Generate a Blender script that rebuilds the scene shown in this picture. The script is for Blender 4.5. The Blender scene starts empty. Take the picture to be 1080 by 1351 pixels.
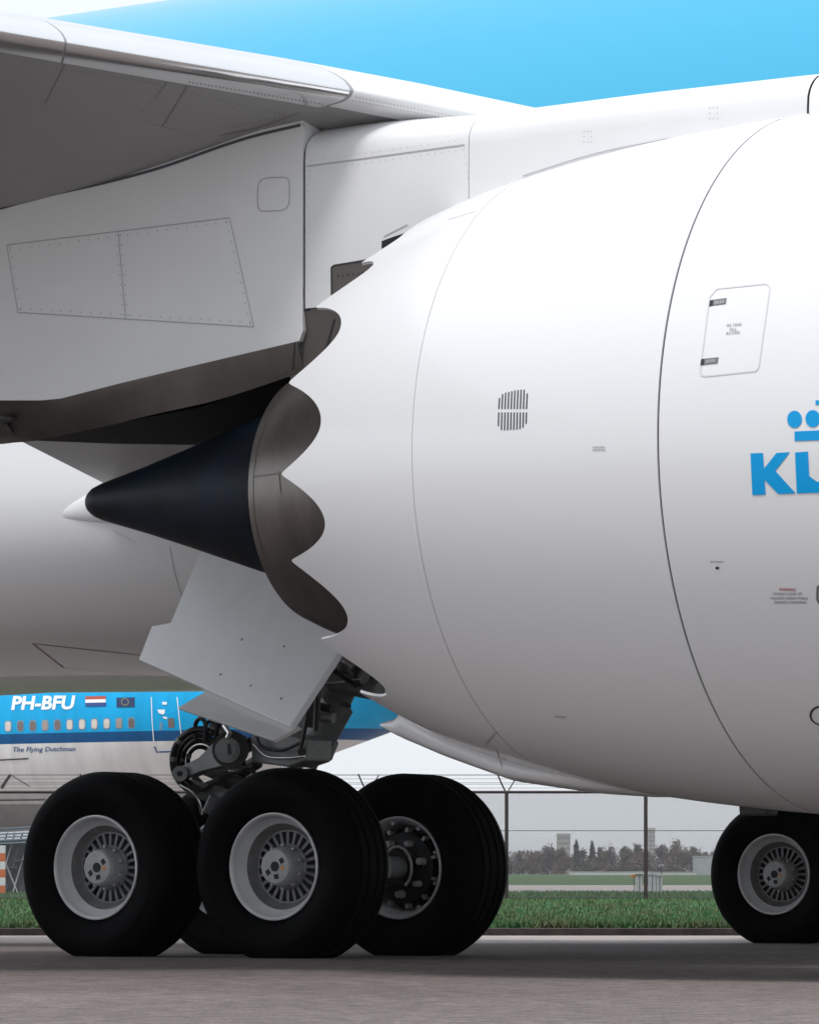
import bpy, bmesh, math, random
import numpy as np
from mathutils import Vector, Matrix
from mathutils.bvhtree import BVHTree
PI = math.pi
R = math.radians
random.seed(7)
rng = np.random.default_rng(7)
S = bpy.context.scene
COL = S.collection

# ------------------------------------------------------------------ camera, sky, sun, exposure
TH, FPX = 0.582806, 5384.9                     # view direction against the aircraft's lateral axis; focal length in photo pixels
CX, CY, CZ = 16.514, -27.98, 0.60
VX, VY = -math.sin(TH), math.cos(TH)           # view direction (level)
RX, RY = math.cos(TH), math.sin(TH)            # camera right
cam = bpy.data.cameras.new('camera')
cam.sensor_fit = 'HORIZONTAL'; cam.sensor_width = 36.0
cam.lens = 36.0 * FPX / 1080.0
cam.shift_y = (1152 - 675.5) / 1351 * (1351 / 1080.0)
cam.clip_start = 0.5; cam.clip_end = 14000
camo = bpy.data.objects.new('camera', cam); COL.objects.link(camo)
camo.location = (CX, CY, CZ)
camo.rotation_euler = (PI / 2, 0, TH)
S.camera = camo

SUN_EL, SUN_AZ = 66.0, 282.0                   # azimuth measured from +X counter-clockwise
world = bpy.data.worlds.new('World'); S.world = world; world.use_nodes = True
wn, wl = world.node_tree.nodes, world.node_tree.links
wn.clear()
wout = wn.new('ShaderNodeOutputWorld'); bg = wn.new('ShaderNodeBackground')
sky = wn.new('ShaderNodeTexSky'); sky.sky_type = 'NISHITA'; sky.sun_disc = False
sky.sun_elevation = R(SUN_EL); sky.sun_rotation = R(90 - SUN_AZ)
sky.altitude = 0; sky.air_density = 1.0; sky.dust_density = 2.0
tc = wn.new('ShaderNodeTexCoord')
mp = wn.new('ShaderNodeMapping'); mp.inputs['Scale'].default_value = (1.2, 1.2, 3.0)
nz = wn.new('ShaderNodeTexNoise'); nz.inputs['Scale'].default_value = 1.6; nz.inputs['Detail'].default_value = 5
rmp = wn.new('ShaderNodeValToRGB')
rmp.color_ramp.interpolation = 'EASE'; rmp.color_ramp.elements[0].position = 0.1; rmp.color_ramp.elements[0].color = (0.865, 0.91, 0.965, 1)
rmp.color_ramp.elements[1].position = 0.9; rmp.color_ramp.elements[1].color = (1.02, 1.065, 1.115, 1)
mix = wn.new('ShaderNodeMixRGB'); mix.inputs[0].default_value = 0.88
wl.new(tc.outputs['Generated'], mp.inputs[0]); wl.new(mp.outputs[0], nz.inputs['Vector'])
wl.new(nz.outputs['Fac'], rmp.inputs[0])
sep = wn.new('ShaderNodeSeparateXYZ'); wl.new(tc.outputs['Generated'], sep.inputs[0])
grd = wn.new('ShaderNodeMapRange'); grd.inputs['From Min'].default_value = 0.0; grd.inputs['From Max'].default_value = 1.0   # overcast: the zenith brighter than the horizon
grd.inputs['To Min'].default_value = 7.0; grd.inputs['To Max'].default_value = 8.2
wl.new(sep.outputs['Z'], grd.inputs['Value'])
mul = wn.new('ShaderNodeVectorMath'); mul.operation = 'SCALE'
wl.new(rmp.outputs[0], mul.inputs[0]); wl.new(grd.outputs[0], mul.inputs['Scale'])
wl.new(sky.outputs[0], mix.inputs[1]); wl.new(mul.outputs[0], mix.inputs[2])
wl.new(mix.outputs[0], bg.inputs['Color']); bg.inputs['Strength'].default_value = 0.10
wl.new(bg.outputs[0], wout.inputs[0])
sun = bpy.data.lights.new('sun', 'SUN'); sun.energy = 1.5; sun.angle = R(16); sun.color = (1.0, 0.98, 0.95)
suno = bpy.data.objects.new('sun', sun); COL.objects.link(suno)
sd = Vector((math.cos(R(SUN_EL)) * math.cos(R(SUN_AZ)), math.cos(R(SUN_EL)) * math.sin(R(SUN_AZ)), math.sin(R(SUN_EL))))
suno.rotation_euler = sd.to_track_quat('Z', 'Y').to_euler()
suno.location = (0, 0, 60)
S.view_settings.view_transform = 'Standard'; S.view_settings.look = 'None'
S.view_settings.gamma = 1.0; S.view_settings.use_curve_mapping = False
S.view_settings.exposure = 0.55
S.render.engine = 'CYCLES'
S.cycles.max_bounces = 8

# ------------------------------------------------------------------ materials
def mat(name, col, rough=0.5, metal=0.0, coat=0.0, noise=None, var=0.06, bump=None, spec=0.5, stretch=None, det=6, bdet=8):
    m = bpy.data.materials.new(name); m.use_nodes = True
    n, l = m.node_tree.nodes, m.node_tree.links
    b = n['Principled BSDF']
    b.inputs['Base Color'].default_value = (*col, 1); b.inputs['Roughness'].default_value = rough
    b.inputs['Metallic'].default_value = metal; b.inputs['Coat Weight'].default_value = coat
    b.inputs['Coat Roughness'].default_value = 0.06
    b.inputs['Specular IOR Level'].default_value = spec
    t = n.new('ShaderNodeTexCoord')
    src = t.outputs['Object']
    if stretch:
        mpn = n.new('ShaderNodeMapping'); mpn.inputs['Scale'].default_value = stretch
        l.new(src, mpn.inputs[0]); src = mpn.outputs[0]
    if noise:
        x = n.new('ShaderNodeTexNoise'); x.inputs['Scale'].default_value = noise
        x.inputs['Detail'].default_value = det; x.inputs['Roughness'].default_value = 0.6
        l.new(src, x.inputs['Vector'])
        r = n.new('ShaderNodeValToRGB')
        r.color_ramp.elements[0].position, r.color_ramp.elements[1].position = (0.0, 1.0) if det == 1 else (0.3, 0.7)
        r.color_ramp.elements[0].color = (*[c * (1 - var) for c in col], 1)
        r.color_ramp.elements[1].color = (*[min(1, c * (1 + var)) for c in col], 1)
        l.new(x.outputs['Fac'], r.inputs[0]); l.new(r.outputs[0], b.inputs['Base Color'])
        rr = n.new('ShaderNodeMapRange'); rr.inputs['To Min'].default_value = rough * 0.85; rr.inputs['To Max'].default_value = min(1, rough * 1.2)
        l.new(x.outputs['Fac'], rr.inputs['Value']); l.new(rr.outputs[0], b.inputs['Roughness'])
    if bump:
        x2 = n.new('ShaderNodeTexNoise'); x2.inputs['Scale'].default_value = bump[0]; x2.inputs['Detail'].default_value = bdet
        l.new(src, x2.inputs['Vector'])
        bn = n.new('ShaderNodeBump'); bn.inputs['Strength'].default_value = bump[1]; bn.inputs['Distance'].default_value = bump[2]
        l.new(x2.outputs['Fac'], bn.inputs['Height']); l.new(bn.outputs[0], b.inputs['Normal'])
    return m

M = {}
M['white'] = mat('white_paint', (0.80, 0.80, 0.81), 0.30, 0, 0.35, 0.9, 0.02, det=1)
M['nacelle'] = mat('nacelle_paint', (0.80, 0.80, 0.815), 0.26, 0, 0.4, bump=(1.6, 0.35, 0.004), bdet=1)
M['pylon'] = mat('pylon_paint', (0.74, 0.74, 0.745), 0.36, 0, 0.15, 2.0, 0.03)
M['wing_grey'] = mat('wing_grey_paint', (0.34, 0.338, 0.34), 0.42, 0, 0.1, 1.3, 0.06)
M['slat'] = mat('slat_paint', (0.84, 0.84, 0.85), 0.17, 0.88, 0.0, 2.0, 0.02)
M['door'] = mat('gear_door_paint', (0.80, 0.81, 0.83), 0.45, 0, 0.05, 3.0, 0.03)
M['seam'] = mat('seam_sealant', (0.03, 0.032, 0.038), 0.7)
M['seam_light'] = mat('seam_grey', (0.50, 0.51, 0.53), 0.6)
M['rivet'] = mat('rivet_grey', (0.42, 0.42, 0.43), 0.5)
M['dark'] = mat('dark_cavity', (0.012, 0.012, 0.013), 0.8)
M['heat'] = mat('heat_tinted_metal', (0.15, 0.135, 0.125), 0.40, 0.8, 0, 2.5, 0.15, stretch=(1.5, 1, .8))
M['core'] = mat('core_cowl_metal', (0.20, 0.182, 0.168), 0.30, 0.92, 0, 3.0, 0.16, stretch=(2.5, 1, 1))
M['shade_black'] = mat('shade_black_metal', (0.010, 0.0095, 0.009), .6, .2, 0, 6, .4)  # dark underside metal with its shade painted into the colour
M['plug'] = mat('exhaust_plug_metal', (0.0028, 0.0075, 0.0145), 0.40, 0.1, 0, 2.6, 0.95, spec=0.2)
M['liner'] = mat('nozzle_liner', (0.05, 0.055, 0.075), 0.5, 0.3)
M['rubber'] = mat('tyre_rubber', (0.0022, 0.0022, 0.0025), 0.6, 0, 0, 9.0, 0.3, (120, 0.12, 0.003), spec=0.05)
M['rim'] = mat('wheel_paint', (0.68, 0.68, 0.69), 0.34, 0.1, 0.1, 8.0, 0.10)
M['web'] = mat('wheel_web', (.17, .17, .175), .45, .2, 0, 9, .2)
M['well'] = mat('dark_rim_well', (.17, .167, .165), .5, 0, 0, 7, .3)  # inner barrel, darker than the outer rim
M['brake_metal'] = mat('brake_alloy', (.50, .49, .48), .35, .35, 0, 12, .3)
M['rimdark'] = mat('wheel_slot', (0.012, 0.012, 0.014), 0.7)
M['hub'] = mat('hub_grey', (0.36, 0.36, 0.36), 0.45, 0.1, 0, 14.0, 0.15)
M['gear'] = mat('gear_grey', (0.215, 0.222, 0.22), 0.42, 0.2, 0, 6.0, 0.18)
M['gear_dark'] = mat('gear_dark', (0.055, 0.052, 0.05), 0.5, 0.4, 0, 9.0, 0.35)
M['steel'] = mat('bright_steel', (0.62, 0.61, 0.60), 0.25, 1.0)
M['carbon'] = mat('brake_carbon', (0.03, 0.03, 0.032), 0.5, 0.3)
M['hose'] = mat('black_hose', (0.012, 0.012, 0.013), 0.4)
M['orange'] = mat('orange_mark', (0.75, 0.24, 0.03), 0.5)
M['klm'] = mat('logo_blue', (0.0, 0.335, 0.74), 0.35, 0, 0, spec=.3)
M['red'] = mat('red_print', (0.42, 0.06, 0.05), 0.5)
M['redline'] = mat('red_line', (0.16, 0.04, 0.035), 0.5)
M['ink'] = mat('grey_print', (0.16, 0.16, 0.17), 0.6)
M['inklight'] = mat('pale_print', (0.42, 0.42, 0.43), 0.6)
M['latch_dark'] = mat('vent_dark', (.07, .075, .09), .6)
M['outline'] = mat('pale_outline', (.66, .66, .67), .5)
M['seal'] = mat('joint_seal', (.075, .08, .10), .6)
M['latch'] = mat('latch_metal', (0.22, 0.22, 0.23), 0.4, 0.6)

def fuselage_mat():
    m = mat('fuselage_livery', (0.8, 0.8, 0.81), 0.28, 0, 0.3, spec=.4)
    n, l = m.node_tree.nodes, m.node_tree.links
    t = n.new('ShaderNodeTexCoord'); sx = n.new('ShaderNodeSeparateXYZ'); l.new(t.outputs['Object'], sx.inputs[0])
    r = n.new('ShaderNodeValToRGB'); r.color_ramp.interpolation = 'CONSTANT'
    mr = n.new('ShaderNodeMapRange'); mr.inputs['From Min'].default_value = 0; mr.inputs['From Max'].default_value = 10
    l.new(sx.outputs['Z'], mr.inputs['Value']); l.new(mr.outputs[0], r.inputs[0])
    e = r.color_ramp.elements
    e[0].position = 0; e[0].color = (0.80, 0.80, 0.81, 1)
    e[1].position = 0.50; e[1].color = (0.0, 0.05, 0.18, 1)
    k = e.new(0.52); k.color = (0.045, 0.39, 0.62, 1)
    l.new(r.outputs[0], n['Principled BSDF'].inputs['Base Color'])
    return m
M['fuselage'] = fuselage_mat()

# ------------------------------------------------------------------ mesh helpers
class MB:
    def __init__(s): s.v, s.f = [], []
    def add(s, v, f):
        o = len(s.v); s.v += [tuple(map(float, p)) for p in v]; s.f += [tuple(i + o for i in q) for q in f]; return s
    def box(s, c, h, rot=None):
        c = Vector(c); pts = []
        for x in (-1, 1):
            for y in (-1, 1):
                for z in (-1, 1):
                    p = Vector((x * h[0], y * h[1], z * h[2]))
                    if rot: p = rot @ p
                    pts.append(c + p)
        return s.add(pts, [(0, 1, 3, 2), (4, 6, 7, 5), (0, 4, 5, 1), (2, 3, 7, 6), (0, 2, 6, 4), (1, 5, 7, 3)])
    def tube(s, path, rad, n=12, cap=True):
        path = [Vector(p) for p in path]; k = len(path)
        rads = rad if isinstance(rad, (list, tuple)) else [rad] * k
        up = None; rings = []
        for i, p in enumerate(path):
            t = (path[min(i + 1, k - 1)] - path[max(i - 1, 0)]).normalized()
            if up is None:
                up = t.cross(Vector((0, 0, 1)))
                if up.length < 1e-3: up = t.cross(Vector((1, 0, 0)))
            up = (up - t * up.dot(t)).normalized(); w = t.cross(up)
            rings.append([p + (up * math.cos(2 * PI * j / n) + w * math.sin(2 * PI * j / n)) * rads[i] for j in range(n)])
        v = [q for r_ in rings for q in r_]; f = []
        for i in range(k - 1):
            for j in range(n):
                a, b = i * n + j, i * n + (j + 1) % n
                f.append((a, b, b + n, a + n))
        if cap:
            f.append(tuple(range(n))[::-1]); f.append(tuple(range((k - 1) * n, k * n)))
        return s.add(v, f)
    def grid(s, rows, close=False, flip=False):
        """rows: list of equal-length point lists"""
        n = len(rows[0]); v = [p for r_ in rows for p in r_]; f = []
        for i in range(len(rows) - 1):
            for j in range(n if close else n - 1):
                a, b = i * n + j, i * n + (j + 1) % n
                q = (a, b, b + n, a + n)
                f.append(q[::-1] if flip else q)
        return s.add(v, f)
    def prism(s, poly, d):
        """flat polygon poly extruded by vector d"""
        n = len(poly); d = Vector(d); v = [Vector(p) for p in poly]; v = v + [p + d for p in v]
        f = [tuple(range(n))[::-1], tuple(range(n, 2 * n))] + [(i, (i + 1) % n, (i + 1) % n + n, i + n) for i in range(n)]
        return s.add(v, f)
    def build(s, name, material, parent=None, smooth=None, bevel=None, mats=None, fix=True):
        me = bpy.data.meshes.new(name); me.from_pydata(s.v, [], s.f)
        if fix:
            bm = bmesh.new(); bm.from_mesh(me); bmesh.ops.recalc_face_normals(bm, faces=bm.faces); bm.to_mesh(me); bm.free()
        me.materials.append(material)
        if smooth is not None:
            me.shade_smooth()
            if smooth < 180: me.set_sharp_from_angle(angle=R(smooth))
        me.update()
        o = bpy.data.objects.new(name, me); COL.objects.link(o)
        if parent: o.parent = parent
        if bevel:
            b = o.modifiers.new('bevel', 'BEVEL'); b.width = bevel; b.segments = 2; b.limit_method = 'ANGLE'; b.angle_limit = R(40)
        return o

def islands(mb):
    par = list(range(len(mb.v)))
    def find(a):
        while par[a] != a: par[a] = par[par[a]]; a = par[a]
        return a
    for f in mb.f:
        r0 = find(f[0])
        for i in f[1:]:
            r1 = find(i)
            if r1 != r0: par[r1] = r0
    gs = {}
    for f in mb.f: gs.setdefault(find(f[0]), []).append(f)
    out = []
    for fs_ in gs.values():
        m_ = MB(); mp_ = {}
        for f in fs_:
            for i in f:
                if i not in mp_: mp_[i] = len(m_.v); m_.v.append(mb.v[i])
            m_.f.append(tuple(mp_[i] for i in f))
        out.append(m_)
    return out
def each(mb, name, material, parent=None, **k): return [m_.build(name, material, parent, **k) for m_ in islands(mb)]
def stuff(o): o['kind'] = 'stuff'; return o
def empty(name, loc=(0, 0, 0), rz=0, parent=None):
    o = bpy.data.objects.new(name, None); COL.objects.link(o); o.location = loc; o.rotation_euler = (0, 0, rz)
    o.empty_display_size = 0.3
    if parent: o.parent = parent
    return o
def tag(o, label=None, cat=None, group=None, kind=None):
    if label: o['label'] = label
    if cat: o['category'] = cat
    if group: o['group'] = group
    if kind: o['kind'] = kind
    return o
def copy_tree(o, parent=None):
    c = o.copy(); COL.objects.link(c); c.parent = parent
    for ch in list(o.children): copy_tree(ch, c)
    return c

# a photo pixel's sight line; used to measure where a thing stands on a known plane
def sight(x, y):
    a = (x - 540) / FPX
    return Vector((VX + a * RX, VY + a * RY, (1152 - y) / FPX))
def atY(x, y, Y):
    d = sight(x, y); w = (Y - CY) / d.y
    return Vector((CX, CY, CZ)) + d * w
def atW(x, y, w): return Vector((CX, CY, CZ)) + sight(x, y) * w
def cw(u, w, z): return Vector((CX + VX * w + RX * u, CY + VY * w + RY * u, z))   # right offset u, distance w
def atPlane(x, y, p0, n):
    d = sight(x, y); o = Vector((CX, CY, CZ)); n = Vector(n)
    return o + d * ((Vector(p0) - o).dot(n) / d.dot(n))

SURF = {}
def remember(key, mb): SURF[key] = BVHTree.FromPolygons([Vector(v) for v in mb.v], mb.f)
def onto(x, y, keys, off=0.0025):
    o = Vector((CX, CY, CZ)); d = sight(x, y).normalized(); best = None
    for k in keys:
        h = SURF[k].ray_cast(o, d)
        if h[0] is not None and (best is None or h[3] < best[2]): best = (h[0], h[1], h[3])
    if best is None: return None
    n = best[1] if best[1].dot(d) < 0 else -best[1]
    return best[0] + n * off, n
def dens(pts, step=5, closed=False):
    out = []; pts = list(pts) + ([pts[0]] if closed else [])
    for (a, b), (c, d) in zip(pts, pts[1:]):
        k = max(1, int(math.hypot(c - a, d - b) / step))
        out += [(a + (c - a) * i / k, b + (d - b) * i / k) for i in range(k)]
    return out + [pts[-1]]
def spline(pts, k=10):
    P = [Vector(p) for p in pts]; P = [P[0] * 2 - P[1]] + P + [P[-1] * 2 - P[-2]]; out = []
    for i in range(1, len(P) - 2):
        a, b, c, d = P[i - 1:i + 3]
        for j in range(k):
            t = j / k
            out.append(0.5 * ((2 * b) + (c - a) * t + (2 * a - 5 * b + 4 * c - d) * t * t + (3 * b - a - 3 * c + d) * t ** 3))
    return out + [P[-2]]
def ribbon(mb, pts, width, keys, off=0.0025, step=5, closed=False):
    hits = [onto(x, y, keys, off) for x, y in dens(pts, step, closed)]
    run = []
    def flush():
        if len(run) > 1:
            rows = []
            for i, (p, n) in enumerate(run):
                t = (run[min(i + 1, len(run) - 1)][0] - run[max(i - 1, 0)][0]).normalized()
                s_ = t.cross(n).normalized() * width / 2
                rows.append([p - s_, p + s_])
            mb.grid(rows)
        run.clear()
    for h in hits:
        if h is None or (run and (h[0] - run[-1][0]).length > 0.6): flush()
        if h is not None: run.append(h)
    flush()
def dots(mb, pts, rad, keys, off=0.0015):
    for x, y in pts:
        h = onto(x, y, keys, off)
        if not h: continue
        p, n = h; a = n.orthogonal().normalized(); b = n.cross(a)
        mb.add([p + (a * math.cos(k * PI / 3) + b * math.sin(k * PI / 3)) * rad for k in range(6)], [tuple(range(6))])
def patch(mb, poly, keys, off=0.003, step=8):
    """a flat print with outline poly (pixels), laid on a curved surface"""
    bm = bmesh.new(); vs = [bm.verts.new((x, y, 0)) for x, y in dens(poly, step, True)[:-1]]
    bm.faces.new(vs); bmesh.ops.triangulate(bm, faces=bm.faces)
    for _ in range(2):
        es = [e for e in bm.edges if e.calc_length() > step * 1.5]
        if es: bmesh.ops.subdivide_edges(bm, edges=es, cuts=1); bmesh.ops.triangulate(bm, faces=bm.faces)
    bm.verts.index_update()
    P = [onto(v.co.x, v.co.y, keys, off) for v in bm.verts]
    if all(P): mb.add([p[0] for p in P], [tuple(v.index for v in f.verts) for f in bm.faces])
    bm.free()
def text_polys(txt, bold=0.0):
    cu = bpy.data.curves.new('t', 'FONT'); cu.body = txt; cu.size = 1; cu.offset = bold; cu.resolution_u = 3
    ob = bpy.data.objects.new('t', cu); COL.objects.link(ob)
    dg = bpy.context.evaluated_depsgraph_get(); dg.update(); me = ob.evaluated_get(dg).to_mesh()
    v = [tuple(p.co[:2]) for p in me.vertices]; f = [tuple(p.vertices) for p in me.polygons]
    ob.evaluated_get(dg).to_mesh_clear(); bpy.data.objects.remove(ob); bpy.data.curves.remove(cu)
    return v, f
def px_text(mb, txt, x0, ybase, width, height, keys, slope=0.0, shear=0.0, bold=0.0, off=0.003):
    v, f = text_polys(txt, bold)
    xs = [p[0] for p in v]; ys = [p[1] for p in v]
    sx = width / (max(xs) - min(xs)); sy = height / (max(ys) - min(ys)); mx, my = min(xs), min(ys)
    P = []
    for a, b in v:
        u = (a - mx) * sx + shear * (b - my) * sy; w = (b - my) * sy
        P.append(onto(x0 + u, ybase - w - slope * u, keys, off))
    if all(P): mb.add([p[0] for p in P], f)

# ------------------------------------------------------------------ ground
def zg(w):
    if w <= 10: return 0.134
    if w <= 43: return 0.134 - 0.0061 * (w - 10)
    return -0.067
def ground_mat(name, c0, c1, scale, bump, rough=0.85, speck=0.25):
    m = bpy.data.materials.new(name); m.use_nodes = True
    n, l = m.node_tree.nodes, m.node_tree.links; b = n['Principled BSDF']; b.inputs['Roughness'].default_value = rough
    b.inputs['Specular IOR Level'].default_value = 0.25
    t = n.new('ShaderNodeTexCoord')
    a = n.new('ShaderNodeTexNoise'); a.inputs['Scale'].default_value = scale; a.inputs['Detail'].default_value = 8
    g = n.new('ShaderNodeTexNoise'); g.inputs['Scale'].default_value = 55; g.inputs['Detail'].default_value = 4
    l.new(t.outputs['Object'], a.inputs['Vector']); l.new(t.outputs['Object'], g.inputs['Vector'])
    r = n.new('ShaderNodeValToRGB'); r.color_ramp.elements[0].position = 0.35; r.color_ramp.elements[1].position = 0.68
    r.color_ramp.elements[0].color = (*c0, 1); r.color_ramp.elements[1].color = (*c1, 1)
    l.new(a.outputs['Fac'], r.inputs[0])
    rg = n.new('ShaderNodeMapRange'); rg.inputs['From Min'].default_value = 0.3; rg.inputs['From Max'].default_value = 0.7
    rg.inputs['To Min'].default_value = 1 - speck; rg.inputs['To Max'].default_value = 1 + speck
    l.new(g.outputs['Fac'], rg.inputs['Value'])
    mu = n.new('ShaderNodeMixRGB'); mu.blend_type = 'MULTIPLY'; mu.inputs[0].default_value = 1
    l.new(r.outputs[0], mu.inputs[1]); l.new(rg.outputs[0], mu.inputs[2])
    g2 = n.new('ShaderNodeTexNoise'); g2.inputs['Scale'].default_value = 9; g2.inputs['Detail'].default_value = 5; l.new(t.outputs['Object'], g2.inputs['Vector'])
    r2 = n.new('ShaderNodeMapRange'); r2.inputs['From Min'].default_value = .32; r2.inputs['From Max'].default_value = .68; r2.inputs['To Min'].default_value = 1 - speck * .7; r2.inputs['To Max'].default_value = 1 + speck * .7
    l.new(g2.outputs['Fac'], r2.inputs['Value'])
    m2 = n.new('ShaderNodeMixRGB'); m2.blend_type = 'MULTIPLY'; m2.inputs[0].default_value = 1
    l.new(mu.outputs[0], m2.inputs[1]); l.new(r2.outputs[0], m2.inputs[2]); l.new(m2.outputs[0], b.inputs['Base Color'])
    bn = n.new('ShaderNodeBump'); bn.inputs['Strength'].default_value = bump; bn.inputs['Distance'].default_value = 0.01
    l.new(g.outputs['Fac'], bn.inputs['Height']); l.new(bn.outputs[0], b.inputs['Normal'])
    return m
def strip(name, ws, u0, u1, material, z=zg, kind='structure', nu=2):
    mb = MB(); mb.grid([[cw(u0 + (u1 - u0) * j / (nu - 1), w, z(w)) for j in range(nu)] for w in ws])
    o = mb.build(name, material); tag(o, kind=kind); return o
M['asphalt'] = ground_mat('asphalt', (0.128, 0.107, 0.100), (0.178, 0.151, 0.142), 0.35, 0.8, speck=.45)
M['concrete_lit_asphalt'] = ground_mat('concrete_lit_asphalt', (0.33, 0.288, 0.275), (0.40, 0.355, 0.34), 0.6, 0.3)  # far concrete; its paleness also paints the lit asphalt strip
M['soil'] = ground_mat('grass_soil', (0.030, 0.055, 0.018), (0.06, 0.085, 0.03), 1.2, 0.5)
M['field'] = ground_mat('meadow', (0.045, 0.10, 0.035), (0.085, 0.13, 0.055), 0.03, 0.3)
M['kerb'] = ground_mat('kerb_stone', (0.028, 0.023, 0.02), (0.06, 0.048, 0.042), 2.0, 0.5)
strip('field', [-4000, -500, -60], -4000, 4000, M['field'], lambda w: 0.134)
strip('taxiway', [-60, 10, 20, 30, 36.3], -4000, 4000, M['asphalt'])
strip('lit_taxiway_strip', [36.3, 40, 43.4], -4000, 4000, M['concrete_lit_asphalt'])  # asphalt beyond the aircraft's shadow, its light painted in as a paler colour
kb = MB(); kb.grid([[cw(u, 43.4, zg(43.4)) for u in (-4000, 4000)], [cw(u, 43.4, 0.005) for u in (-4000, 4000)], [cw(u, 43.6, 0.012) for u in (-4000, 4000)], [cw(u, 43.62, -0.1) for u in (-4000, 4000)]])
tag(kb.build('kerb', M['kerb']), kind='structure')
strip('verge', [43.62, 60, 124], -4000, 4000, M['soil'], lambda w: 0.0)
strip('far_taxiway', [124, 200], -4000, 4000, M['concrete_lit_asphalt'], lambda w: 0.0)
strip('field', [200, 600, 5200], -4000, 4000, M['field'], lambda w: 0.0)

# grass: one mesh of blades on the verge
def grass():
    n = 200000
    w = 43.7 + (rng.random(n) ** 1.9) * 80
    u = (rng.random(n) - 0.5) * (0.36 * w + 3)
    h = (0.025 + 0.075 * rng.random(n)) * (0.7 + 0.6 * (np.sin(u * 1.3 + np.sin(w * .7)) * np.sin(w * 0.9 + u * 0.31) * 0.5 + 0.5))
    base = np.stack([CX + VX * w + RX * u, CY + VY * w + RY * u, np.zeros(n)], 1)
    ang = rng.random(n) * PI; wd = 0.006 + 0.010 * rng.random(n) + 0.00012 * w
    d = np.stack([np.cos(ang) * wd, np.sin(ang) * wd, np.zeros(n)], 1)
    tip = base + np.stack([(rng.random(n) - .5) * .12, (rng.random(n) - .5) * .12, h], 1)
    V = np.stack([base - d, base + d, tip], 1).reshape(-1, 3)
    me = bpy.data.meshes.new('grass'); me.vertices.add(3 * n); me.vertices.foreach_set('co', V.ravel())
    me.loops.add(3 * n); me.loops.foreach_set('vertex_index', np.arange(3 * n)); me.polygons.add(n)
    me.polygons.foreach_set('loop_start', np.arange(0, 3 * n, 3)); me.update(calc_edges=True)
    m = mat('grass_blade', (0.05, 0.135, 0.045), 0.6, 0, 0, 0.9, 0.5, spec=0.2)
    nn, ll = m.node_tree.nodes, m.node_tree.links
    tx = [x for x in nn if x.type == 'TEX_NOISE'][0]; ge = nn.new('ShaderNodeNewGeometry'); ll.new(ge.outputs['Position'], tx.inputs['Vector'])
    rp = [x for x in nn if x.type == 'VALTORGB'][0]; rp.color_ramp.elements[0].color = (0.15, 0.125, 0.07, 1); rp.color_ramp.elements[1].color = (0.03, 0.20, 0.065, 1)
    me.materials.append(m)
    o = bpy.data.objects.new('grass', me); COL.objects.link(o)
    tag(o, 'short green grass growing on the verge behind the taxiway kerb', 'grass', kind='stuff')
grass()

# ------------------------------------------------------------------ the airliner
air = empty('airliner'); tag(air, 'large white and blue airliner in the foreground with a scalloped engine cowl', 'airliner')
YE = -9.75
def zax(X): return 2.685 - 0.02 * (X - 4.55)
_pc = np.polyfit([4.3, 4.554, 4.879, 5.2, 5.55, 6.2, 7.03, 7.7, 8.5, 9.2], [1.15, 1.266, 1.396, 1.492, 1.57, 1.675, 1.745, 1.765, 1.735, 1.62], 5)
def rn(X): return float(np.polyval(_pc, X))
def ncl(X, ph, dr=0.0, r=None):
    r = (rn(X) if r is None else r) + dr
    return (X, YE - r * math.cos(ph), zax(X) + r * math.sin(ph))

# fuselage and belly
def fus_section(X, zc, ry, zt, zb, n=72, ex=2.0):
    out = []
    for k in range(n):
        t = 2 * PI * k / n; c, s_ = math.cos(t), math.sin(t)
        e = 2.0 / ex if s_ < 0 else 1.0
        y = -ry * math.copysign(abs(c) ** (e), c); z = zc + (s_ * (zt - zc) if s_ >= 0 else -(abs(s_) ** e) * (zc - zb))
        if s_ < 0 and -12 < X < 14:
            kx = min(1, max(0, (X + 11) / 6.0)) * min(1, max(0, (13 - X) / 5)); kx = kx * kx * (3 - 2 * kx)
            kz = min(1, max(0, (4.55 - z) / 2.1)); kz = kz * kz * (3 - 2 * kz)
            y += -math.copysign(1, c) * .70 * kx * kz * min(1, abs(c) * 2.2)
        out.append((X, y, z))
    return out
fs = MB()
secs = [(-34, 6.0, .35, 6.4, 5.6, 2), (-28, 5.7, 1.3, 7.0, 4.4, 2), (-20, 5.2, 2.3, 7.6, 3.0, 2), (-14, 4.95, 2.8, 7.94, 2.25, 2), (-8, 4.87, 2.95, 7.965, 2.14, 2.05), (-6, 4.85, 2.96, 7.965, 2.185, 2.1),
        (-4, 4.85, 2.97, 7.965, 2.15, 2.15), (-1.5, 4.85, 2.98, 7.965, 2.03, 2.25), (1, 4.85, 3.0, 7.965, 1.93, 2.35), (5, 4.85, 3.0, 7.965, 1.9, 2.35), (9, 4.85, 2.98, 7.965, 1.93, 2.2),
        (12, 4.85, 2.95, 7.965, 1.95, 2), (22, 4.85, 2.95, 7.965, 1.95, 2), (26, 4.7, 2.75, 7.5, 2.05, 2), (29, 4.4, 2.0, 6.2, 2.5, 2), (31, 4.1, .8, 4.9, 3.2, 2), (31.6, 4.0, .1, 4.1, 3.9, 2)]
rows = []
for a, b in zip(secs, secs[1:]):
    k = max(2, int((b[0] - a[0]) / 0.8))
    for i in range(k):
        t = i / k; q = [a[j] + (b[j] - a[j]) * t for j in range(6)]
        rows.append(fus_section(*q[:5], ex=q[5]))
rows.append(fus_section(*secs[-1][:5]))
fs.grid(rows, close=True)
fuse = fs.build('fuselage', M['fuselage'], air, 60); remember('fus', fs)
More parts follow.
